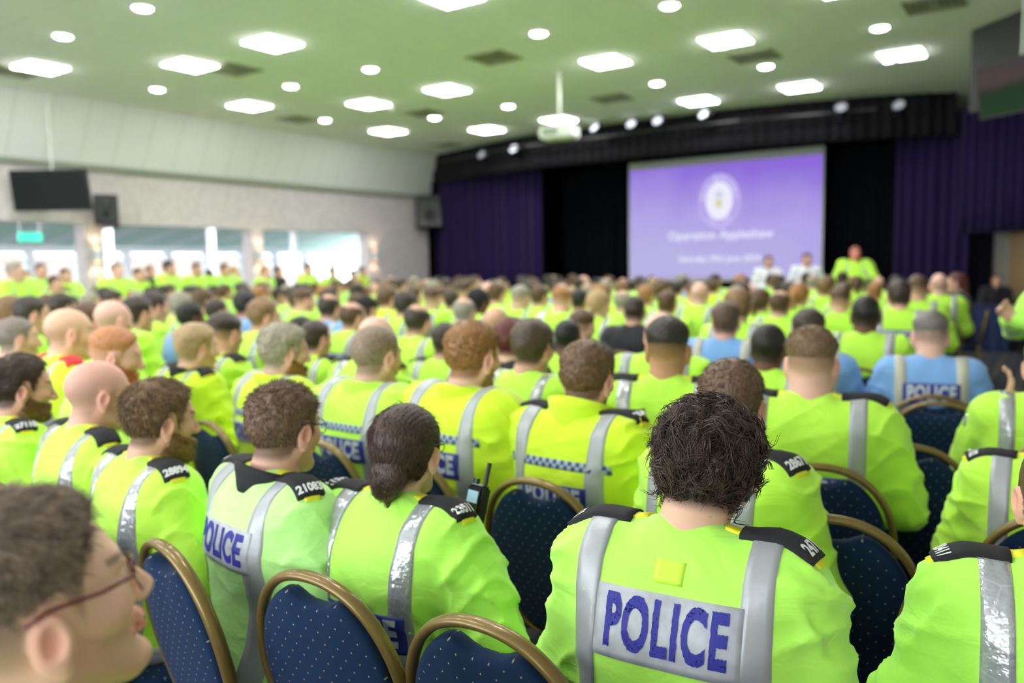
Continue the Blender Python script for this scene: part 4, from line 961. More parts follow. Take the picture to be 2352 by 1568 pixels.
def person_meshes(key, look, st, ps, lod, garment, collar, opts):
    """all meshes of one person in its own space; cached so that distant look-alikes share them"""
    if key in MESHC: return MESHC[key]
    out = []   # (name, mesh, material-slot key, parent index)
    seed = opts.get('seed', 1); fem = ps.fem
    hc = ps.hc; hy = {0: .0036, 1: .0065, 2: .011}[lod]; cy = {0: .013, 1: .020, 2: .030}[lod]
    ps.lowres = lod == 2; fn = ps.body_fn(); r_ = .165
    zl = float(hc[2])-.20
    hx = float(hc[0]); hyy = float(hc[1])
    if opts.get('finehands'):
        xs = axis(-.42, .42, .006); ys = axis(-.25, .65, .006); zs = axis(.0, float(hc[2])+.18, .02, .60, float(hc[2])+.16, .006)
    else:
        xs = axis(-.42*max(1, ps.wide), .42*max(1, ps.wide), cy, hx-.105, hx+.105, hy); ys = axis(-.25, .66, cy, hyy-.13, hyy+.145, hy); zs = axis(-.01, float(hc[2])+.16, cy, zl, float(hc[2])+.14, hy)
    V, F = surface_nets(fn, xs, ys, zs)
    Ph = ps.to_h(V.astype(f32)); C = skin_colour(Ph, look, st)
    out.append(('body', mesh_np('body', V, F, color=C), m_skin, None))
    hp = [p for p in head_prims(fem, ps.fat)]; hp = hp[:-6]   # head without the ears
    def H2P(P): return P @ ps.Rh.T + ps.hc
    # hair
    if st != 'bald':
        hh = {0: .0042, 1: .0075, 2: .013}[lod]
        dist = float(ps.hc[2])
        extra = []
        if st == 'bun': extra = [('e', .010, (.0, -.116, -.058), (.036, .027, .033)), ('e', .015, (0, -.095, -.03), (.05, .03, .04)), ('c', .006, (.008, -.118, -.085), (.022, -.12, -.165), .006, .003)]
        if st == 'pony': extra = [('e', .012, (0, -.115, .02), (.022, .02, .022)), ('c', .02, (0, -.125, .0), (0, -.12, -.14), .028, .010)]
        if st in ('long', 'braid'): extra = [('c', .03, (0, -.07, .0), (0, -.085, -.15), .062, .045)]
        if st == 'braid': extra = [('c', .02, (0, -.085, -.03), (0, -.11, -.17), .03, .018), ('e', .01, (0, -.10, -.05), (.028, .024, .02)), ('e', .01, (0, -.105, -.09), (.026, .022, .02))]
        if st == 'cap': extra = [('e', .01, (0, .12, .055), (.07, .06, .008))]
        def hfn(P):
            d = evalp(P, hp)-hairT(P, st, seed)
            return smin(d, evalp(P, extra), .008) if extra else d
        V, F = surface_nets(hfn, axis(-.125, .125, hh), axis(-.18, .19, hh), axis(-.24 if extra and st != 'cap' else -.10, .17, hh), newton=(lod == 0))
        keepF = (V[F].max(1) > -9).all(1)
        # leave away what lies under the skin
        dsk = evalp(V.astype(f32), hp); vis = dsk > -.0055
        F = F[vis[F].any(1)]
        idx = np.unique(F); mp = np.full(len(V), -1); mp[idx] = np.arange(len(idx)); V2 = V[idx]; F2 = mp[F]
        hm = hair_mat(look['hair']) if st not in ('cap', 'beanie') else m_blackf
        ns = opts.get('strands', 0)
        me = mesh_np('hair', H2P(V2), F2); out.append(('hair', me, hm, None)); hi = len(out)-1
        if ns:
            kp = lambda c: (hair_mask(c.astype(f32)) > .002).astype(float)*(np.clip((c[:, 2]-.03)/.04, .0, 1) if st == 'fade' else 1)
            sv, sf = strands(V2, F2, ns, opts.get('slen', .016), opts.get('srad', .0007), st, seed, npt=10 if st == 'curly' else 5, keep=kp if st not in ('bun', 'pony') else None)
            out.append(('hair_strands', mesh_np('hair_strands', H2P(sv), sf), hair_mat(look['hair'], True), hi))
    if opts.get('beard'):
        bt = opts['beard']
        def bfn(P):
            m = np.clip(beard_mask(P)/.014, 0, 1)*(P[:, 1] > -.03)*np.clip((P[:, 2]+.19)/.03, 0, 1); n = np.sin(P[:, 0]*150)*np.sin(P[:, 1]*130+seed)*np.sin(P[:, 2]*140)
            return evalp(P, hp)-(-.005+m*(bt+.005+.002*n))
        hh = {0: .0042, 1: .008, 2: .014}[lod]
        V, F = surface_nets(bfn, axis(-.1, .1, hh), axis(-.04, .14, hh), axis(-.16, .02, hh), newton=False)
        dsk = evalp(V.astype(f32), hp); F = F[(dsk > -.004)[F].any(1)]; idx = np.unique(F); mp = np.full(len(V), -1); mp[idx] = np.arange(len(idx)); V = V[idx]; F = mp[F]
        out.append(('beard', mesh_np('beard', H2P(V), F), hair_mat(look.get('beard', look['hair'])), None)); bi = len(out)-1
        if ns_ := opts.get('bstrands', 0):
            sv, sf = strands(V, F, ns_, .012, .0007, 'beard', seed+3, npt=4); out.append(('beard_strands', mesh_np('beard_strands', H2P(sv), sf), hair_mat(look.get('beard', look['hair']), True), bi))
    # jacket
    jy = {0: .0085, 1: .014, 2: .024}[lod]
    jf = ps.jacket_fn(bulk=opts.get('bulk', .008), fold={0: .012, 1: .010, 2: .006}[lod] if not opts.get('smooth') else .002, seed=seed, belly=opts.get('belly', 0))
    sxm = .44*max(1, ps.wide)+opts.get('bulk', 0)
    top = ps.up(A3(0, 0, .58))[2]; bot = .28 if not ps.stand else .72
    V, F = surface_nets(jf, axis(-sxm, sxm, jy), axis(-.30, .58, jy), axis(bot, float(top), jy), newton=(lod == 0))
    gm = HV[garment]
    out.append(('jacket', mesh_np('jacket', V, F), gm, None)); ji = len(out)-1
    # trousers and boots
    ty = .022 if lod < 2 else .034
    lp = []
    for h, k, a, t in ps.leg_pts(): lp += [('c', .03, h, k, .088, .066), ('c', .02, k, a, .068, .056)]
    lp.append(('e', .05, (0, -.01, .55 if not ps.stand else .95), (.17, .12, .11)))
    V, F = surface_nets(lambda P: evalp(P, lp), axis(-.28, .28, ty), axis(-.2, .56, ty), axis(-.01, .68 if not ps.stand else 1.08, ty), newton=False)
    out.append(('trousers', mesh_np('trousers', V, F), m_trou, None))
    for h, k, a, t in ps.leg_pts():
        bp = [('c', .02, a, t, .052, .046), ('e', .01, (t[0], t[1], .03), (.05, .07, .035)), ('c', .02, a, (a[0], a[1], a[2]+.08), .055, .06)]
        x_, y_ = a[0], a[1]
        if lod < 2:
            V, F = surface_nets(lambda P: np.maximum(evalp(P, bp), -P[:, 2]), axis(x_-.09, x_+.12, ty*.7), axis(y_-.1, t[1]+.12, ty*.7), axis(-.02, .24, ty*.7), newton=False); out.append(('boot', mesh_np('boot', V, F), m_blackf, None))
    mt = {'prism': m_prism, 'matte': m_tape, 'beige': m_tapeg}[opts.get('tape', 'matte')]
    q = {0: 1, 1: .6, 2: .4}[lod]; stripes = []; nsl = 99
    if garment in HV and garment not in ('black', 'white', 'suit') and not opts.get('notape'):
        bx = opts.get('bx', .135); bw = opts.get('bw', .052)
        for sx in (1, -1): stripes.append(brace_grid(ps, sx*bx*ps.wide, bw, z0=-.06, z1=.0, n=int(66*q), m=5 if lod == 0 else 3, tilt=sx*opts.get('tilt', .0)))
        if lod < 2: stripes.append(band_grid(ps, opts.get('bandz', -.035), .05, n=int(90*q), m=4 if lod == 0 else 3))
        nsl = len(stripes)
        if not opts.get('vest'):
            for sx in (1, -1): stripes.append(sleeve_grid(ps, sx, 1.45 if ps.arms != 'side' else 1.3, .045, n=int(28*q)+6, m=3))
        if lod == 2:
            VV = []; FF = []; b_ = 0
            for kk_, (G, DD) in enumerate(stripes): v, f_, u = sheet(jf if kk_ < nsl else jf.arm, G, DD, .005, .01, .14 if kk_ >= nsl else .6, kk_ < nsl); VV.append(v); FF.append(f_+b_); b_ += len(v)
            out.append(('reflective_stripes', mesh_np('reflective_stripes', np.concatenate(VV), np.concatenate(FF)), mt, ji))
        else:
            for kk_, (G, DD) in enumerate(stripes): v, f_, u = sheet(jf if kk_ < nsl else jf.arm, G, DD, .0028, .008, .14 if kk_ >= nsl else .6, kk_ < nsl); out.append(('reflective_stripe', mesh_np('reflective_stripe', v, f_, uv=u), mt, ji))
    if opts.get('ribbon'):
        G, DD = back_patch_grid(ps, 0, opts['ribbon'], .36*ps.wide, .028, n=4, m=34); v, f_, u = sheet(jf, G, DD, .0022, .006)
        u = np.stack([u[:, 1]*9.3, u[:, 0]*7.3], 1) if True else u
        out.append(('chequered_ribbon', mesh_np('chequered_ribbon', v, f_, uv=u), m_chk, ji))
    pt = opts.get('patch')
    if pt:
        kind, pcx, pcz, pw, ph = pt
        G, DD = back_patch_grid(ps, pcx, pcz, pw, ph, n=8 if lod else 12, m=14 if lod else 28); po = .004 if lod < 2 else .012
        v, f_, u = sheet(jf, G, DD, po, .009); out.append(('back_panel', mesh_np('back_panel', v, f_, uv=u), m_silver if kind == 'silver' else (m_navyp if kind == 'navy' else m_white), ji)); pi = len(out)-1
        me = lettering_on(ps, jf, 'POLICE', ph*(.98 if kind != 'silver' else 1.0), pcx, pcz, po+.0015 if lod < 2 else .016, sx=pw/ph/(4.1 if kind != 'silver' else 4.25), bold=.004*ph/.1*(1 if kind == 'silver' else 1.1), ragged=opts.get('ragged', 0), sub=.007 if lod == 0 else .03)
        out.append(('lettering', me, m_navy if kind != 'navy' else m_letw, pi))
    if opts.get('sewn'):
        G, DD = back_patch_grid(ps, .0, .434, .052, .038, n=6, m=6); v, f_, u = sheet(jf, G, DD, .001, .004); out.append(('sewn_label', mesh_np('sewn_label', v, f_), m_yelp, ji))
    ep = opts.get('epaulette')
    if ep is not None and lod < 2:
        for sx, num in ((1, ep[0]), (-1, ep[1])):
            if num is None: continue
            em = m_blackf if not opts.get('redslide') else m_red
            G, DD = shoulder_slide(ps, jf, sx, .072, .216, .040, .004); v, f_, u = sheet(jf, G, DD, .004, .006, torso=False); out.append(('shoulder_strap', mesh_np('shoulder_strap', v, f_), m_strap, ji))
            G, DD = shoulder_slide(ps, jf, sx, .100, .205, .068, .01); v, f_, u = sheet(jf, G, DD, .009, .010, torso=False); out.append(('epaulette', mesh_np('epaulette', v, f_), em, ji)); ei = len(out)-1
            if num and not opts.get('redslide'): out.append(('number', slide_number(ps, jf, sx, num, .186, .0285, .0105), m_white, ei))
    if collar:
        cm = {'black': m_blackf, 'shirt': m_blackf}.get(collar[0], gm); k_ = collar[0]
        if k_ == 'shirt': V, F = collar_mesh(ps, .071+ps.fat*.5, .068+ps.fat*.5, .455, .492, .004, 0, .5)
        elif k_ == 'black': V, F = collar_mesh(ps, .088, .092, .455, .515, .009, .012, .62, flare=.05)
        elif k_ == 'tall': V, F = collar_mesh(ps, .086, .094, .448, .560, .006, .0, .5, flare=.03)
        else: V, F = collar_mesh(ps, .084, .094, .452, .515, .006, .01, .55, flare=.035)
        out.append(('collar', mesh_np('collar', V, F), cm, ji))
        if k_ == 'soft': V, F = collar_mesh(ps, .078, .082, .452, .508, .005, .01, .55); out.append(('collar_lining', mesh_np('collar_lining', V, F), m_blackf, ji))
    if opts.get('glasses'):
        gm_ = mat('spectacle_frame', opts['glasses'], .35); g = MB()
        for s in (1, -1):
            g.tube([(s*.0665, .088, .018), (s*.080, .05, .023), (s*.0845, .0, .033), (s*.082, -.02, .027)], .0021, 6)
            pts = [(s*.036+.027*math.cos(2*math.pi*i/24), .099-.010*abs(math.cos(2*math.pi*i/24)) if s*math.cos(2*math.pi*i/24) > 0 else .099, .008+.020*math.sin(2*math.pi*i/24)) for i in range(24)]
            g.tube(pts, .0012, 5, closed=True)
        g.tube([(-.010, .103, .012), (0, .106, .014), (.010, .103, .012)], .0013, 5)
        V = np.array([tuple(v) for v in g.V]); out.append(('glasses', mesh_np('glasses', H2P(V.astype(f32)), g.F), gm_, None)); gi = len(out)-1
        ln = MB()
        for s in (1, -1):
            pts = [(s*.036+.026*math.cos(2*math.pi*i/20), .0985-.010*max(0, s*math.cos(2*math.pi*i/20)), .008+.019*math.sin(2*math.pi*i/20)) for i in range(20)]
            ln.add(pts+[(x, y+.001, z) for x, y, z in pts], [tuple(range(20)), tuple(range(20, 40))[::-1]]+[(i, (i+1) % 20, (i+1) % 20+20, i+20) for i in range(20)])
        V = np.array([tuple(v) for v in ln.V]); out.append(('lenses', mesh_np('lenses', H2P(V.astype(f32)), ln.F, smooth=False), m_glass, gi))
    if opts.get('radio'):
        rx, ry, rz_, rr = opts['radio']; g = MB(); M = Matrix.Translation((rx, ry, rz_)) @ Matrix.Rotation(R(rr), 4, 'Z') @ Matrix.Rotation(R(-18), 4, 'X')
        g.box((-.028, -.018, -.075), (.028, .018, .06), M); me = g.mesh('radio', bevel=.006); out.append(('radio', me, m_bp, ji)); ri = len(out)-1
        g = MB().tube([M @ Vector((.018, 0, .06)), M @ Vector((.018, 0, .12))], .006, 8).tube([M @ Vector((-.015, 0, .06)), M @ Vector((-.015, 0, .075))], .009, 10); out.append(('radio_antenna', g.mesh('radio_antenna'), m_bp, ri))
        g = MB().box((-.018, -.0195, .015), (.018, -.018, .045), M).box((-.018, .018, .015), (.018, .0195, .045), M).box((-.02, -.012, .0602), (.008, .012, .0612), M); out.append(('radio_display', g.mesh('radio_display'), mat('radio_screen', (140, 170, 190), .2, emit=.4), ri))
    MESHC[key] = out; return out
PEOPLE = []
def add_person(px, py, D, look='brown', st='short', face=None, lod=1, garment='lime', collar=None, label=None, who=None, group=None, pose=None, key=None, ztop=None, chair=True, cat='person', snap=True, lookx=None, crx=0, **opts):
    """px, py: where the top of the head is seen; D: distance along the view axis in metres"""
    pose = dict(pose or {}); ps = Pose(**pose); lk_ = dict(LOOKS[look]); lk_.update(lookx or {})
    r_ = ray(px, py); top = ps.top(); std = not ps.stand
    zt = CAMH+r_.z*D
    lo, hi = (1.16, 1.42) if std else (1.5, 1.9)
    if snap and not (lo <= zt <= hi):
        zz = min(max(zt, lo), hi)
        if abs(r_.z) > 1e-3 and (zz-CAMH)/r_.z > 0 and abs((zz-CAMH)/r_.z-D) < 1.8: D = (zz-CAMH)/r_.z; zt = zz
        else: zt = zz
    s = zt/float(top[2]); P = r_*D
    rz = (HEAD-R(face)) if face is not None else 0.0
    off = Matrix.Rotation(rz, 3, 'Z') @ Vector((float(top[0])*s, float(top[1])*s, 0))
    root = empty('person', (P.x-off.x, P.y-off.y, 0), rz); root.scale = (s, s, s)
    key = key or ('u', len(PEOPLE))
    parts = person_meshes(key, lk_, st, ps, lod, garment, collar, opts); objs = []
    for name, me, m, par in parts:
        o = bpy.data.objects.new(name, me); col.objects.link(o)
        if not me.materials: me.materials.append(m)
        elif name == 'jacket' and me.materials[0] != HV[garment]:
            o.material_slots[0].link = 'OBJECT'; o.material_slots[0].material = HV[garment]
        o.parent = objs[par] if par is not None else root
        objs.append(o)
    rec = dict(o=root, px=px, py=py, D=D, x=root.location.x, y=root.location.y, rz=rz, label=label, who=who, look=look, st=st, garment=garment, chair=chair and std, lod=lod, group=group, cat=cat, parts=objs, s=s)
    PEOPLE.append(rec)
    return rec
# ================================================================== BANQUET CHAIRS
m_gold = mat('bronze_frame', (128, 104, 56), .36, metal=.4, coat=.25)
m_blue = mat('blue_upholstery', (26, 52, 92), .9, sheen=.04, spec=.2)
def dots():
    m = m_blue; uv = nd(m, 'ShaderNodeUVMap'); s = nd(m, 'ShaderNodeSeparateXYZ'); lk(m, uv.outputs[0], s.inputs[0]); f = None
    for ox, oz in ((0, 0), (.5, .5)):
        a = mathn(m, 'ABSOLUTE', mathn(m, 'SUBTRACT', mathn(m, 'FRACT', mathn(m, 'ADD', mathn(m, 'DIVIDE', s.outputs[0], .036), ox)), .5))
        b = mathn(m, 'ABSOLUTE', mathn(m, 'SUBTRACT', mathn(m, 'FRACT', mathn(m, 'ADD', mathn(m, 'DIVIDE', s.outputs[1], .044), oz)), .5))
        v = mathn(m, 'LESS_THAN', mathn(m, 'ADD', mathn(m, 'MULTIPLY', a, .036), mathn(m, 'MULTIPLY', b, .044)), .0023); f = v if f is None else mathn(m, 'MAXIMUM', f, v)
    n = nd(m, 'ShaderNodeTexNoise'); n.inputs['Scale'].default_value = 7; tc = nd(m, 'ShaderNodeTexCoord'); lk(m, tc.outputs['Object'], n.inputs['Vector'])
    base = mixc(m, n.outputs[0], (14, 32, 66), (20, 46, 78)); lk(m, mixc(m, f, base, (150, 142, 118)), bsdf(m).inputs['Base Color'])
dots()
TILT = R(11); BC = (0, -.235, .655)     # centre of the backrest oval
def back_xf(x, y, z):                   # backrest plane leaning back
    return (BC[0]+x, BC[1]+y*math.cos(TILT)-z*math.sin(TILT), BC[2]+z*math.cos(TILT)+y*math.sin(TILT))
def oval_pt(a, rx=.212, rz=.262, e=2.25):
    c, s = math.cos(a), math.sin(a); return (math.copysign(abs(c)**(2/e), c)*rx*(1-.10*(-s if s < 0 else 0)), math.copysign(abs(s)**(2/e), s)*rz)
def pad_mesh(name, outline, xf, th0, th1, puff, seg=72, rings=9, uvs=None):
    V = []; F = []; UV = []
    for side in (0, 1):
        for r_ in range(rings):
            t = r_/(rings-1); q = math.sin(t*math.pi/2)
            for i in range(seg):
                x, z = outline(2*math.pi*i/seg); h = (th1 if side else th0)+ (puff*(1-q**4) if side else -puff*(1-q**4))
                if r_ == rings-1: h = (th0+th1)/2+(.25 if side else -.25)*(th1-th0)
                V.append(xf(x*q, h, z*q)); UV.append((x*q, z*q))
    for side in (0, 1):
        b = side*rings*seg
        for r_ in range(rings-1):
            for i in range(seg):
                f = (b+r_*seg+i, b+r_*seg+(i+1) % seg, b+(r_+1)*seg+(i+1) % seg, b+(r_+1)*seg+i); F.append(f if side == 0 else f[::-1])
    b0 = (rings-1)*seg; b1 = rings*seg+b0
    for i in range(seg): F.append((b0+i, b0+(i+1) % seg, b1+(i+1) % seg, b1+i))
    me = mesh_np(name, np.array(V), F, uv=UV)
    bm = bmesh.new(); bm.from_mesh(me); bmesh.ops.recalc_face_normals(bm, faces=bm.faces); bm.to_mesh(me); bm.free(); return me
def pad_outline(a):
    x, z = oval_pt(a, .192, .240)
    if z > 0: z = min(z, .236)-.034*math.exp(-(x/.062)**4)*(z/.24)   # hand-hold scooped out of the top edge
    return x, z
def seat_outline(a):
    c, s = math.cos(a), math.sin(a); e = 4
    return math.copysign(abs(c)**(2/e), c)*(.215+.02*s), math.copysign(abs(s)**(2/e), s)*.215
def chair_parts(lod):
    P = []; seg = 72 if lod == 0 else 32; n = 10 if lod == 0 else 6
    fr = MB()
    pts = [back_xf(oval_pt(a)[0], 0, oval_pt(a)[1]) for a in np.linspace(0, 2*math.pi, seg, endpoint=False)]
    nrm = (0, math.cos(TILT), math.sin(TILT)); fr.tube(pts, .0135, n, closed=True, flat=(1.15, .82), up=nrm)
    for sx in (1, -1):
        x, z = oval_pt(-R(38)); a = back_xf(sx*x, 0, z)
        fr.tube([a, (sx*.19, -.20, .36), (sx*.195, -.225, .2), (sx*.20, -.29, .0)], .0125, n)
    P.append(('back_frame', fr.mesh('back_frame', smooth=True), m_gold))
    P.append(('backrest', pad_mesh('backrest', pad_outline, back_xf, -.016, .018, .014, seg, 9 if lod == 0 else 5), m_blue))
    P.append(('seat', pad_mesh('seat', seat_outline, lambda x, y, z: (x, z+.02, .44+y), -.035, .03, .012, 40 if lod == 0 else 20, 6 if lod == 0 else 4), m_blue))
    sf = MB()
    for sx in (1, -1): sf.tube([(sx*.19, -.20, .38), (sx*.19, .2, .385)], .011, n)
    sf.tube([(-.19, .19, .385), (.19, .19, .385)], .011, n); sf.tube([(-.195, -.205, .28), (.195, -.205, .28)], .009, n)
    P.append(('seat_frame', sf.mesh('seat_frame', smooth=True), m_gold))
    for sx in (1, -1): P.append(('leg', MB().tube([(sx*.18, .19, .385), (sx*.195, .225, .0)], [.0125, .0115], n).mesh('leg', smooth=True), m_gold))
    return P
CH0 = chair_parts(0); CH1 = chair_parts(1)
def joined(parts, name):
    V = []; F = []; UV = []; MI = []; b = 0
    me = bpy.data.meshes.new(name); bm = bmesh.new(); mats = []
    for _, m_, mt in parts:
        if mt not in mats: mats.append(mt)
        k = len(bm.faces); bm.from_mesh(m_); bm.faces.ensure_lookup_table()
        for f in bm.faces[k:]: f.material_index = mats.index(mt); f.smooth = True
    bm.to_mesh(me); bm.free()
    for m_ in mats: me.materials.append(m_)
    return me
CHF = joined(CH1, 'banquet_chair')
CHAIRS = []
def add_chair(x, y, rz, label, lod=1, group=None):
    if lod == 2:
        o = bpy.data.objects.new('banquet_chair', CHF); col.objects.link(o)
    else:
        o = bpy.data.objects.new('banquet_chair', None); col.objects.link(o); o.empty_display_size = .1
        for n_, me, m_ in (CH0 if lod == 0 else CH1): link(n_, me, m_, o)
    o.location = (x, y, 0); o.rotation_euler = (0, 0, rz); tag(o, label, 'chair', group or 'blue banquet chairs'); CHAIRS.append(o); return o
# ================================================================== WHO SITS WHERE
AP = add_person
HALL = 'officers seated in the hall'
# ---- nearest figures, each with its own build
AP(1645, 938, 1.50, 'olive', 'curly', 30, 0, 'green', ('shirt',), 'person with dark curly hair in lime coat, large police panel on back', 'the curly-haired officer',
   pose=dict(lean=13, yaw=0, pitch=14, roll=5, side=0, wide=1.0, arms='lap'), lookx=dict(hair=(64, 48, 40), skin=(226, 182, 156)), patch=('silver', .004, .338, .255, .122), epaulette=('2471', '2471'), sewn=1, strands=11000, slen=.046, srad=.0009, ragged=.0012, seed=4, bulk=.012, bx=.150, bw=.05, tilt=.0)
AP(932, 937, 1.90, 'dark', 'bun', 34, 0, 'green', None, 'person with dark hair in a low bun, lime coat, numbered black epaulettes', 'the officer with the bun',
   pose=dict(lean=10, yaw=-12, pitch=0, wide=1.0, fem=True, arms='wide'), lookx=dict(hair=(62, 42, 34), skin=(236, 190, 166)), patch=('navy', .005, .20, .26, .09), epaulette=('23511', '23511'), tape='prism', strands=5200, slen=.038, srad=.0006, glasses=(60, 46, 40), radio=(.175, .16, 1.03, -10), seed=7, bulk=.014, bx=.125)
AP(655, 888, 2.05, 'brown', 'spiky', 46, 0, 'pale', ('black',), 'person with short spiky brown hair, black collar and thin glasses', 'the officer with spiky hair',
   pose=dict(lean=8, yaw=-14, pitch=3, wide=1.0), lookx=dict(hair=(108, 84, 66), skin=(228, 178, 156)), patch=('silver', -.01, .325, .28, .105), epaulette=('21083', '21083'), strands=5200, slen=.013, srad=.0006, glasses=(40, 42, 60), seed=11, bulk=.01)
AP(372, 880, 2.28, 'tan', 'short', 42, 0, 'lime', None, 'person with swept brown hair and full beard facing right, in lime coat', 'the bearded officer',
   pose=dict(lean=6, yaw=8, pitch=4), lookx=dict(hair=(112, 86, 58), beard=(128, 94, 58), stubble=.6), epaulette=('28894', '28894'), tape='prism', strands=5600, slen=.024, srad=.0007, beard=.007, bstrands=2200, seed=13)
AP(230, 828, 2.62, 'pink', 'bald', 42, 0, 'lime', None, 'person with pink bald head and ear showing, glossy silver braces', 'the pink bald man',
   pose=dict(lean=6, yaw=8, pitch=4), lookx=dict(skin=(232, 178, 160)), epaulette=('', ''), tape='prism', patch=('silver', .0, .20, .24, .09), seed=17)
AP(52, 822, 2.85, 'dark', 'short', 42, 0, 'lime', None, 'person with dark swept-back hair and dark beard at the left edge', 'the dark-bearded officer at the edge',
   pose=dict(lean=6, yaw=14, pitch=4), lookx=dict(hair=(60, 44, 34), beard=(96, 66, 40), stubble=.6), epaulette=('27110', '27110'), tape='prism', strands=3500, slen=.022, srad=.0008, beard=.005, seed=19)
# profile close to the lens, and the shoulders cut by the right edge
AP(-20, 1172, .79, 'brown', 'fade', 48, 0, 'lime', None, 'person very close, greying brown hair, red-brown glasses, seen in profile', 'the man with red glasses',
   pose=dict(lean=-2, yaw=-3, pitch=-14), lookx=dict(hair=(134, 114, 100), skin=(250, 204, 176), beard=(190, 136, 108), stubble=.45), glasses=(110, 34, 34), strands=7000, slen=.020, srad=.0006, seed=23, chair=False, ztop=1)
AP(2452, 1010, 1.42, 'brown', 'crop', 24, 0, 'green', None, 'person cut off by the right edge, ear and black epaulette showing', 'the officer in the bottom right corner',
   pose=dict(lean=10, yaw=0, pitch=10, arms='lap'), epaulette=('20411', '20411'), tape='prism', seed=29, bulk=.01, bx=.13)
AP(2440, 880, 2.15, 'brown', 'short', 36, 0, 'lime', None, 'person at right edge, lime sleeve with grey band, head out of sight', 'the officer at the right edge',
   pose=dict(lean=6, arms='lap'), epaulette=('21102', '21102'), seed=31, bulk=.01)
AP(2412, 775, 2.95, 'brown', 'short', 30, 1, 'lime', None, 'person at the right edge raising one hand to the face', 'the officer with raised hand',
   pose=dict(lean=6, arms='raise'), epaulette=(None, None), tape='prism', seed=37, bulk=.01)
# ---- second row
AP(1683, 835, 2.12, 'brown', 'short', 48, 0, 'lime', None, 'person with brown hair half hidden behind the curly-haired officer', 'the man behind the curly head',
   pose=dict(lean=10, yaw=-22, pitch=8), lookx=dict(hair=(94, 68, 50)), epaulette=('28671', '28671'), patch=('navy', 0, .13, .26, .09), strands=3500, slen=.014, srad=.0007, seed=41)
AP(1355, 790, 2.60, 'brown', 'short', 38, 0, 'yellow', ('tall',), 'person with brown hair and tall turned-up yellow coat collar', 'the tall-collared officer',
   pose=dict(lean=8, yaw=-4, pitch=8, wide=1.04), lookx=dict(hair=(98, 72, 50), beard=(104, 70, 44), stubble=.7), ribbon=.35, patch=('navy', 0, .25, .24, .075), epaulette=('254', '254'), strands=3500, slen=.012, srad=.0008, bulk=.022, seed=43)
AP(1090, 745, 2.86, 'ginger', 'short', 44, 0, 'yellow', ('soft',), 'person with ginger hair and beard, chequered ribbon across yellow coat', 'the ginger officer',
   pose=dict(lean=6, yaw=0, pitch=4, wide=1.04), lookx=dict(hair=(138, 96, 54), beard=(140, 86, 44), stubble=.7), ribbon=.35, patch=('navy', 0, .265, .25, .085), strands=3500, slen=.013, srad=.0008, bulk=.024, seed=47)
AP(868, 750, 3.14, 'grey', 'crop', 38, 0, 'lime', ('soft',), 'person with cropped greying hair, chequered ribbon, beside the ginger officer', 'the cropped grey officer',
   pose=dict(lean=6, yaw=4, pitch=4, wide=1.04), lookx=dict(hair=(128, 108, 90)), ribbon=.35, patch=('navy', 0, .27, .25, .085), bulk=.024, seed=53)
AP(657, 750, 3.52, 'grey', 'full', 44, 0, 'yellow', ('soft',), 'person with thick grey hair and ginger beard in yellow coat', 'the grey-haired bearded officer',
   pose=dict(lean=6, yaw=14, pitch=4), lookx=dict(hair=(150, 140, 122), beard=(136, 92, 56), stubble=.6), ribbon=.35, patch=('silver', 0, .27, .25, .085), beard=.008, strands=2500, slen=.018, srad=.0009, bulk=.02, seed=59)
AP(455, 748, 3.98, 'blond', 'full', 44, 1, 'yellow', ('black',), 'person with fluffy blond hair, black collar and yellow coat', 'the blond officer',
   pose=dict(lean=6, yaw=6, pitch=4, wide=1.05), lookx=dict(hair=(160, 134, 96)), ribbon=.35, epaulette=('', ''), bulk=.022, seed=61)
AP(275, 757, 3.45, 'ginger', 'fade', 50, 1, 'lime', None, 'person with shaved head, thin ginger top, hand at the chin', 'the ginger shaved man',
   pose=dict(lean=12, yaw=22, pitch=10), lookx=dict(hair=(176, 116, 74), skin=(236, 182, 164), beard=(170, 90, 50), stubble=.8), beard=.007, seed=67)
AP(160, 708, 3.9, 'tan', 'bald', 44, 1, 'yellow', None, 'person with large tanned bald head and a red shoulder patch', 'the tanned bald man',
   pose=dict(lean=4, yaw=10, pitch=2), lookx=dict(skin=(234, 190, 160)), epaulette=('', ''), redslide=1, seed=71)
AP(40, 730, 4.35, 'grey', 'crop', 44, 1, 'lime', None, 'person with cropped grey hair near the left edge', 'the grey-cropped officer at the edge',
   pose=dict(lean=4, yaw=8, pitch=2), lookx=dict(hair=(120, 108, 100)), seed=73)
# ---- right block
AP(1865, 757, 2.72, 'tan', 'fade', 24, 0, 'lime', ('shirt',), 'person with brown flat-top and shaved sides, broad lime back', 'the broad officer with shaved sides',
   pose=dict(lean=4, yaw=0, pitch=4, wide=1.12, fat=.006), lookx=dict(hair=(108, 84, 60), skin=(232, 184, 164)), patch=('navy', .0, .22, .24, .085), epaulette=('', ''), strands=3000, slen=.014, srad=.0008, bulk=.02, belly=.03, seed=79)
AP(1535, 733, 3.1, 'olive', 'fade', 20, 0, 'lime', None, 'person with black skin-faded hair and both ears showing', 'the officer with the black fade',
   pose=dict(lean=4, yaw=2, pitch=4, wide=1.04), lookx=dict(hair=(40, 34, 30), skin=(196, 148, 110)), epaulette=('', ''), strands=1800, slen=.007, srad=.0008, seed=83, tape='prism')
AP(1228, 740, 3.5, 'dark', 'full', 40, 1, 'lime', None, 'person with smooth dark brown hair between ginger and tall-collared officers', 'the smooth dark-haired officer',
   pose=dict(lean=6, yaw=-2, pitch=6), lookx=dict(hair=(72, 54, 44)), tape='prism', seed=89)
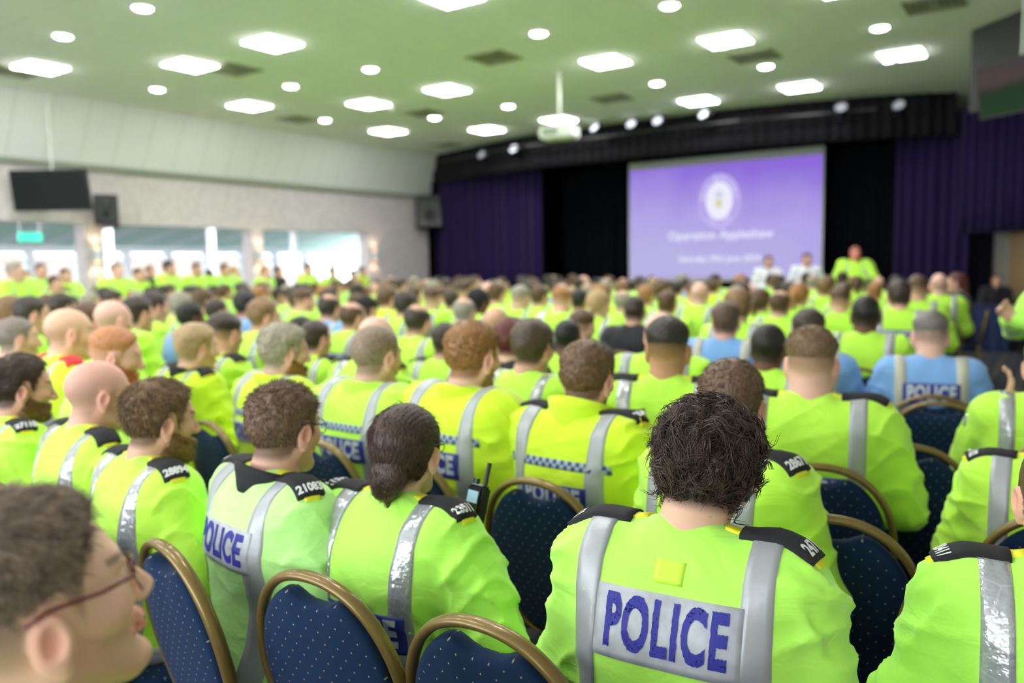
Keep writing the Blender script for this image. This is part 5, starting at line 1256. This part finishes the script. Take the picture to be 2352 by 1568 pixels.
AP(1768, 745, 3.7, 'ebony', 'crop', 30, 1, 'lime', ('shirt',), 'person with dark skin and cropped black hair in front of the blue vest', 'the man with cropped black hair',
   pose=dict(lean=8, yaw=4, pitch=6), seed=97)
AP(1858, 713, 4.2, 'dark', 'short', 26, 1, 'blue', None, 'person with dark hair in light blue vest behind the flat-top officer', 'the dark-haired officer in blue',
   pose=dict(lean=6), tape='beige', vest=1, seed=101)
AP(2138, 718, 3.95, 'grey', 'fade', 24, 1, 'blue', None, 'person with grey flat-top in light blue police vest, by the aisle', 'the aisle officer in blue',
   pose=dict(lean=6, pitch=4), lookx=dict(hair=(104, 96, 92), skin=(228, 182, 164)), patch=('navy', 0, .33, .25, .10), tape='beige', vest=1, seed=103)
AP(1668, 697, 4.9, 'brown', 'short', 26, 1, 'blue', None, 'person with short brown hair in light blue vest, centre of the hall', 'the brown-haired officer in blue',
   pose=dict(lean=6, pitch=4, wide=1.05), lookx=dict(hair=(84, 62, 52), skin=(216, 168, 150)), tape='beige', vest=1, seed=107)
AP(1520, 716, 4.1, 'pink', 'bald', 24, 1, 'lime', None, 'person with pink bald crown behind the black-faded officer', 'the pink crown behind the fade',
   pose=dict(lean=8, pitch=8, wide=1.1), patch=('silver', -.02, .30, .24, .085), seed=109)
AP(1990, 680, 4.9, 'ebony', 'crop', 30, 1, 'lime', None, 'person with very dark cropped head and lime coat with silver braces', 'the dark-headed officer',
   pose=dict(lean=4, pitch=4, wide=1.08), tape='matte', seed=113)
AP(2350, 640, 4.6, 'brown', 'short', -60, 1, 'green', None, 'person standing at the right edge with clasped hands', 'the standing officer at the edge', pose=dict(arms='clap', stand=True, lean=6), finehands=1, seed=127, chair=False) if False else None
# a clapping officer whose forearms reach in from the right edge
AP(2432, 560, 4.9, 'brown', 'short', -95, 1, 'green', None, 'person clapping at the right edge, only hands and sleeve visible', 'the clapping officer', pose=dict(arms='clap', lean=8, stand=True), finehands=1, seed=127, group='people standing')
# ---- middle distance
MID = [
 (1025, 745, 4.6, 'dark', 'short', 'lime', 'dark brown cropped hair left of the ginger officer'),
 (1305, 735, 4.5, 'ebony', 'crop', 'lime', 'black cropped hair behind the smooth dark-haired officer'),
 (1142, 705, 4.7, 'tan', 'bald', 'lime', 'tanned bald head behind the ginger officer'),
 (962, 700, 5.2, 'dark', 'balding', 'lime', 'round bald patch ringed by dark hair'),
 (870, 727, 4.3, 'pink', 'bald', 'lime', 'pink bald head behind the cropped grey officer'),
 (812, 695, 5.4, 'brown', 'balding', 'lime', 'thinning brown crown in lime jacket'),
 (728, 740, 4.6, 'dark', 'short', 'lime', 'dark brown hair behind the grey-haired bearded officer'),
 (697, 727, 5.0, 'ebony', 'crop', 'black', 'low dark head and black jacket beside the blue vest'),
 (610, 690, 5.1, 'tan', 'full', 'lime', 'light brown quiff above a lime jacket'),
 (520, 722, 4.5, 'dark', 'fade', 'lime', 'dark flat-top with shaved sides behind the blond officer'),
 (318, 684, 5.6, 'dark', 'short', 'lime', 'square dark hair and lime coat with arm on chair'),
 (262, 690, 5.0, 'pink', 'bald', 'lime', 'pink bald head beside the woman with ponytail'),
 (208, 698, 5.3, 'brown', 'pony', 'lime', 'reddish brown ponytail behind the pink bald head'),
 (76, 684, 5.5, 'dark', 'short', 'lime', 'dark brown hair facing right near the left edge'),
 (32, 682, 5.9, 'tan', 'short', 'lime', 'light brown hair at the left edge'),
 (440, 697, 6.2, 'ebony', 'full', 'blue', 'thick black hair in light blue vest'),
 (568, 671, 6.4, 'black', 'short', 'blue', 'black hair in blue vest beside the quiff'),
 (758, 676, 6.8, 'dark', 'balding', 'blue', 'dark greying hair in light blue vest'),
 (845, 682, 7.0, 'dark', 'cap', 'lime', 'dark flat cap in lime jacket'),
 (935, 672, 7.0, 'dark', 'full', 'lime', 'thick dark hair behind the bald patch'),
 (1068, 684, 6.3, 'grey', 'balding', 'blue', 'greying dark hair in blue vest, behind the ginger officer'),
 (1100, 664, 7.2, 'ebony', 'beanie', 'lime', 'black knitted cap in lime jacket'),
 (1178, 735, 4.4, 'maroon', 'full', 'black', 'maroon hair partly behind the tanned bald head'),
 (1340, 714, 5.6, 'brown', 'fade', 'black', 'brown hair and dark jacket beside the braided woman'),
 (1378, 668, 6.6, 'blond', 'braid', 'lime', 'blonde braided hair in lime coat'),
 (1458, 680, 5.8, 'dark', 'crop', 'black', 'close-cropped hair in plain black jacket'),
 (1533, 670, 7.2, 'brown', 'short', 'lime', 'brown hair below the screen, behind the black fade'),
 (1609, 648, 7.8, 'pink', 'bald', 'lime', 'pink bald head below the middle of the screen'),
 (1292, 660, 7.0, 'ginger', 'fade', 'lime', 'reddish short hair and red neck'),
 (1198, 658, 7.6, 'grey', 'fade', 'lime', 'grey fade behind the maroon hair'),
 (1748, 664, 7.2, 'brown', 'pony', 'lime', 'dark tied-back hair left of a bald crown'),
 (1793, 667, 6.6, 'brown', 'balding', 'lime', 'bald crown with brown sides above a lime back'),
 (1838, 652, 7.6, 'ginger', 'pony', 'lime', 'gingery tied hair below the speaker'),
 (1932, 662, 7.0, 'brown', 'fade', 'lime', 'brown fade left of the very dark head'),
 (2065, 648, 6.6, 'dark', 'full', 'lime', 'tall brown hair and lime jacket with black collar'),
 (2108, 634, 7.4, 'brown', 'fade', 'lime', 'brown hair turned left beside the bald helper'),
 (1690, 660, 8.0, 'grey', 'full', 'lime', 'greying hair behind the brown-haired officer in blue'),
 (418, 674, 7.2, 'grey', 'full', 'lime', 'silver hair below the second wall opening'),
 (358, 672, 7.0, 'dark', 'pony', 'lime', 'dark hair turned right below the second opening'),
 (470, 667, 7.6, 'brown', 'short', 'lime', 'brown hair turned right beside the silver hair'),
 (500, 690, 6.6, 'dark', 'short', 'lime', 'dark hair next to the black hair in blue'),
 (700, 664, 8.0, 'brown', 'fade', 'lime', 'brown fade below the third wall opening'),
 (145, 676, 7.0, 'dark', 'short', 'black', 'dark hair behind the tanned bald man'),
]
# nobody sits in a neighbour's lap: ease the estimated distances apart, each along its own line of sight
def _plan(px, py, D): v = ray(px, py)*D; return v.x, v.y
_D = [m_[2] for m_ in MID]; _fx = [(r_['x'], r_['y']) for r_ in PEOPLE]
for _ in range(60):
    for i, m_ in enumerate(MID):
        x, y = _plan(m_[0], m_[1], _D[i]); mv = 0
        for j, (a, b_) in enumerate(_fx+[_plan(q[0], q[1], _D[k]) for k, q in enumerate(MID)]):
            if j-len(_fx) == i: continue
            dx, dy = x-a, y-b_; d = math.hypot(dx/.50, dy/.74)
            if d < 1: mv += (1-d)*.10*(1 if (dx*-math.sin(HEAD)+dy*math.cos(HEAD)) >= 0 else -1)
        _D[i] = min(max(_D[i]+mv, m_[2]*.82), m_[2]*1.22)
MID = [(m_[0], m_[1], _D[i])+m_[3:] for i, m_ in enumerate(MID)]
STY = {}
for i, (px, py, D, lk_, st, g, d) in enumerate(MID):
    L_ = 1
    face = 40-(px-300)/1900*14+((i*37) % 11-5)*1.2
    AP(px, py, D, lk_, st, face, L_, g, ('shirt',) if i % 3 == 0 and g != 'blue' else None, 'person seated in the crowd, '+d, 'the person with '+d, pose=dict(lean=6+(i % 4), yaw=((i*53) % 25)-8, pitch=3+(i % 5), fem=st in ('pony', 'braid')),
       key=('m', lk_, st, g if g in ('blue', 'black') else 'hv', i % 2, i) if D < 5.5 else None, vest=1 if g == 'blue' else 0, tape=('beige' if g == 'blue' else ('prism', 'matte')[i % 2]), patch=(('navy', 0, .30, .25, .09) if i % 3 else None) if g == 'lime' else None, seed=i % 5, epaulette=('', '') if (D < 5 and g == 'lime') else None, snap=False)
# ---- people on their feet
ST = 'people standing'
def stand(px, py, D, lk_, st, face, g, lab, who, **k):
    k.setdefault('pose', dict(stand=True, lean=2, arms='fold')); k['pose']['stand'] = True
    AP(px, py, D, lk_, st, face, 1, g, k.pop('collar', None), lab, who, group=ST, **k)
stand(1965, 568, 14.4, 'pink', 'short', 196, 'lime', 'person standing by the screen in lime jacket with arms folded', 'the speaker', pose=dict(arms='fold', lean=0, wide=1.1), collar=('black',), bulk=.03, lookx=dict(hair=(170, 110, 90), skin=(226, 140, 120)))
stand(1853, 582, 14.6, 'dark', 'short', 190, 'white', 'person in white shirt and dark tie standing at the screen edge', 'the white-shirted man', pose=dict(arms='side', lean=0, wide=1.1), bulk=.01)
stand(1765, 588, 14.8, 'dark', 'long', 188, 'white', 'person in white blouse standing in front of the slide', 'the woman in white', pose=dict(arms='clasp', lean=0, fem=True))
SD = [(35, 602, 9.6, 'grey', 'short', 100, 'lime', 'tall officer in first opening, grey hair', 'fold'), (93, 606, 12.4, 'dark', 'short', 150, 'green', 'officer facing the hall in the first opening', 'side'),
      (126, 634, 11.0, 'dark', 'short', 120, 'lime', 'shorter officer second from the pier', 'fold'), (150, 617, 12.6, 'dark', 'fade', 130, 'lime', 'officer beside the first pier', 'fold'), (58, 622, 13.0, 'brown', 'short', 110, 'lime', 'officer partly behind the tall grey-haired one', 'fold'),
      (268, 604, 11.6, 'pink', 'short', 120, 'lime', 'officer with black pack at the left of the second opening', 'fold'), (318, 616, 13.0, 'brown', 'fade', 110, 'lime', 'officer leaning in the second opening', 'fold'), (344, 610, 15.0, 'brown', 'short', 130, 'black', 'person in black among the second group', 'side'),
      (388, 599, 13.2, 'dark', 'short', 100, 'lime', 'tall officer in the middle of the second opening', 'fold'), (452, 604, 14.0, 'dark', 'short', 130, 'lime', 'officer right of the tall one, radio on chest', 'clasp'), (480, 618, 15.5, 'ebony', 'crop', 120, 'lime', 'officer behind, dark head', 'side'),
      (516, 605, 14.5, 'dark', 'short', 130, 'green', 'officer in green hi-vis jacket', 'fold'), (540, 612, 15.4, 'blond', 'short', 100, 'yellow', 'officer in yellow beside the second pier', 'clasp'),
      (610, 612, 14.6, 'ginger', 'short', 110, 'lime', 'officer at the left of the third opening', 'side'), (638, 612, 16.0, 'black', 'short', 110, 'black', 'person in black in the third opening', 'side'), (708, 604, 15.4, 'brown', 'short', 120, 'lime', 'broad officer in the middle of the third opening', 'fold'),
      (763, 614, 16.6, 'brown', 'short', 130, 'lime', 'officer against the bright glass', 'clasp'), (832, 612, 18.3, 'brown', 'short', 110, 'yellow', 'officer by the last wall lamp', 'fold'), (812, 622, 17.8, 'dark', 'short', 110, 'lime', 'officer half hidden beside the last lamp', 'fold')]
for i, (px, py, D, lk_, st, fc, g, d, ar) in enumerate(SD):
    stand(px, py, D, lk_, st, fc, g, 'person standing: '+d, 'the '+d, pose=dict(arms=ar, lean=2, yaw=(i*31) % 30-15), key=('sd', lk_, st, ar, g in ('black',), i % 3), bulk=.015, seed=i % 3)
# two people at the covered table and helpers near it
AP(2290, 630, 14.2, 'brown', 'long', 200, 1, 'suit', None, 'person seated behind the covered table, dark jacket over lime vest', 'the woman behind the table', pose=dict(fem=True, lean=8), group='people near the table', seed=2)
AP(2197, 628, 9.9, 'maroon', 'long', 300, 1, 'suit', None, 'person in dark suit with auburn hair beside the bald helper', 'the auburn-haired woman', pose=dict(stand=False, fem=True, lean=4, arms='clasp'), group='people near the table', seed=3)
AP(2157, 628, 8.7, 'pink', 'bald', 24, 1, 'lime', None, 'person with pale bald head, white panel on lime back, near table', 'the bald helper', pose=dict(lean=4), patch=('white', 0, .33, .22, .10), group='people near the table', seed=4)

# ---- the rest of the crowd on the seat grid
rnd = random.Random(7)
LK = [('brown', 'short'), ('dark', 'short'), ('brown', 'fade'), ('dark', 'fade'), ('pink', 'bald'), ('grey', 'short'), ('black', 'short'), ('tan', 'full'), ('ginger', 'short'), ('brown', 'pony'), ('ebony', 'crop'), ('grey', 'balding'), ('blond', 'pony'), ('dark', 'crop'), ('pink', 'balding'), ('dark', 'full')]
WGT = [10, 9, 6, 5, 6, 5, 4, 4, 3, 4, 3, 3, 3, 3, 2, 3]
fixed = [(r['x'], r['y']) for r in PEOPLE]
seats = []
for ri in range(40):
    y0_ = 3.0+ri*.80
    if y0_ > 14.1: break
    for si in range(30):
        x = -13.9+si*.54+(.16 if ri % 2 else 0)
        y = y0_+.10*math.sin(si*1.3+ri)
        if x > -1.15+(.0 if y < 8 else -.15) or x < -13.95: continue
        if -7.9 < x < -7.3 and False: continue
        p = project((x, y, 1.25))
        if p[2] < 4.3 or p[0] < -45 or p[0] > 2290: continue
        if y > 12.9 and x > -2.4: continue
        if min(((x-a)/.50)**2+((y-b_)/.72)**2 for a, b_ in fixed) < 1: continue
        seats.append((x, y, ri, si))
n0 = len(PEOPLE)
MAXP = 292-len([r for r in PEOPLE])
seats = [s_ for s_ in seats if rnd.random() < .96]
seats.sort(key=lambda s_: s_[1]); print('seats', len(seats), 'fixed', len(PEOPLE))
if len(seats) > MAXP:      # keep a fair spread over the hall
    drop = set(rnd.sample(range(len(seats)), len(seats)-MAXP)); seats = [s_ for i, s_ in enumerate(seats) if i not in drop]
for x, y, ri, si in seats:
    lk_, st = rnd.choices(LK, WGT)[0]; g = rnd.choices(['lime', 'green', 'yellow', 'blue', 'black'], [60, 14, 20, 3, 3])[0]
    v = rnd.randrange(3); yaw = (-10, 6, 24)[v]
    zt = 1.30+rnd.uniform(-.045, .05); top = project((x, y, zt)); D = top[2]
    lod = 2 if D > 5.6 else 1
    face = math.degrees(HEAD)-math.degrees(math.atan2(-(x+6.0)*.35, 15-y))*-1+rnd.uniform(-6, 6)
    face = math.degrees(HEAD)+math.degrees(math.atan2((-6.0-x)*.4, 16.5-y))+rnd.uniform(-6, 6)
    kind = 'blue' if g == 'blue' else 'black' if g == 'black' else 'hv'
    AP(top[0], top[1], D, lk_, st, face, lod, g, None, None, None, pose=dict(lean=6+v, yaw=yaw, pitch=4, fem=st == 'pony', wide=.95), key=('g', lk_, st, kind, v, lod), tape='beige' if kind == 'blue' else 'matte', vest=1, patch=('navy', 0, .31, .24, .09) if kind == 'hv' and v != 1 else None, seed=v, snap=False)
print('people', len(PEOPLE), 'meshes', len(MESHC))

# ---- chairs under everyone who sits
for r in PEOPLE[:n0]:
    if r['chair']:
        lod = 0 if r['D'] < 3.3 else (1 if r['D'] < 5.5 else 2)
        w_ = (r['who'] or '').replace('the person with ', 'the one with ')
        sh = .055 if lod == 0 else 0; add_chair(r['x']+sh*math.cos(HEAD), r['y']+sh*math.sin(HEAD), r['rz'], ' '.join(('blue banquet chair under '+w_).split()[:16]), lod); r['co'] = CHAIRS[-1]
# empty chairs that show in full: (top of the frame px, py, facing)
for px, py, fc, lab, lod in ((1105, 1427, 36, 'empty blue banquet chair between the bun-haired and curly-haired officers', 0), (1908, 1186, 26, 'empty blue banquet chair at the right shoulder of the curly-haired officer', 0),
      (2085, 1021, 22, 'empty blue banquet chair beyond the large empty one, right of centre', 0), (2160, 923, 26, 'empty blue banquet chair just behind the aisle officer in blue', 1), (2090, 861, 24, 'empty dark chair back directly behind the blue police vest', 1),
      (2330, 1284, 30, 'blue banquet chair cut by the right edge', 0), (1285, 1076, 38, 'blue banquet chair beneath the tall-collared officer, gold frame catching light', 0), (560, 957, 44, 'narrow blue chair between the bearded and spiky-haired officers', 1)):
    if px in (1285, 560): continue
    D = (CAMH-.918)/(-ray(px, py).z); p = ray(px, py)*D; rz = HEAD-R(fc); off = Matrix.Rotation(rz, 3, 'Z') @ Vector((0, -.285, 0))
    add_chair(p.x-off.x, p.y-off.y, rz, lab, lod)
# ---- labels for the crowd: where in the hall, how far back
ZONES = [(120, 'below the hanging television'), (215, 'below the first pier'), (330, 'below the left of the second opening'), (450, 'below the middle of the second opening'), (560, 'below the right of the second opening'), (640, 'below the second pier'), (740, 'below the left of the third opening'),
         (850, 'below the right of the third opening'), (960, 'below the bare grey wall'), (1060, 'below the wall speaker by the stage'), (1150, 'below the purple curtain'), (1240, 'below the inner edge of the purple curtain'), (1340, 'below the projector'), (1440, 'below the black drape'), (1540, 'below the left end of the screen'),
         (1640, 'below the slide date'), (1740, 'below the middle of the screen'), (1820, 'below the woman in white'), (1900, 'below the white-shirted man'), (2000, 'below the arms-folded speaker'), (2100, 'below the right-hand purple curtain'), (9999, 'below the exit curtain')]
zone = {}
HN = {'bald': 'bald', 'balding': 'balding', 'pony': '%s ponytailed', 'crop': '%s cropped', 'fade': '%s shaved-sided', 'full': 'thick %s', 'short': 'short %s'}
GN = {'lime': 'lime jacket', 'green': 'lime jacket', 'pale': 'lime jacket', 'yellow': 'yellow jacket', 'blue': 'light blue vest', 'black': 'black jacket'}
LN = {'ebony': 'black', 'tan': 'light brown', 'pink': 'fair', 'black': 'black'}
for r in PEOPLE[n0:]:
    z = next(i for i, (q, _) in enumerate(ZONES) if r['px'] < q); zone.setdefault(z, []).append(r)
for z, L_ in zone.items():
    L_.sort(key=lambda r: r['D'])
    for i, r in enumerate(L_):
        h = HN.get(r['st'], '%s'); h = h % LN.get(r['look'], r['look']) if '%s' in h else h
        hh = h+' head' if 'bald' in h else h+' hair' if 'ed' not in h else h+' head'
        r['label'] = 'person, %s, %s, %s nearest %s' % (hh, GN[r['garment']], ordinal(i), ZONES[z][1])
        add_chair(r['x'], r['y'], r['rz'], 'blue banquet chair of the %s nearest person %s' % (ordinal(i), ZONES[z][1]), 1 if r['D'] < 5.5 else 2)
for r in PEOPLE:
    lab = ' '.join(r['label'].split()[:16]); tag(r['o'], lab, 'person', r['group'] or HALL)
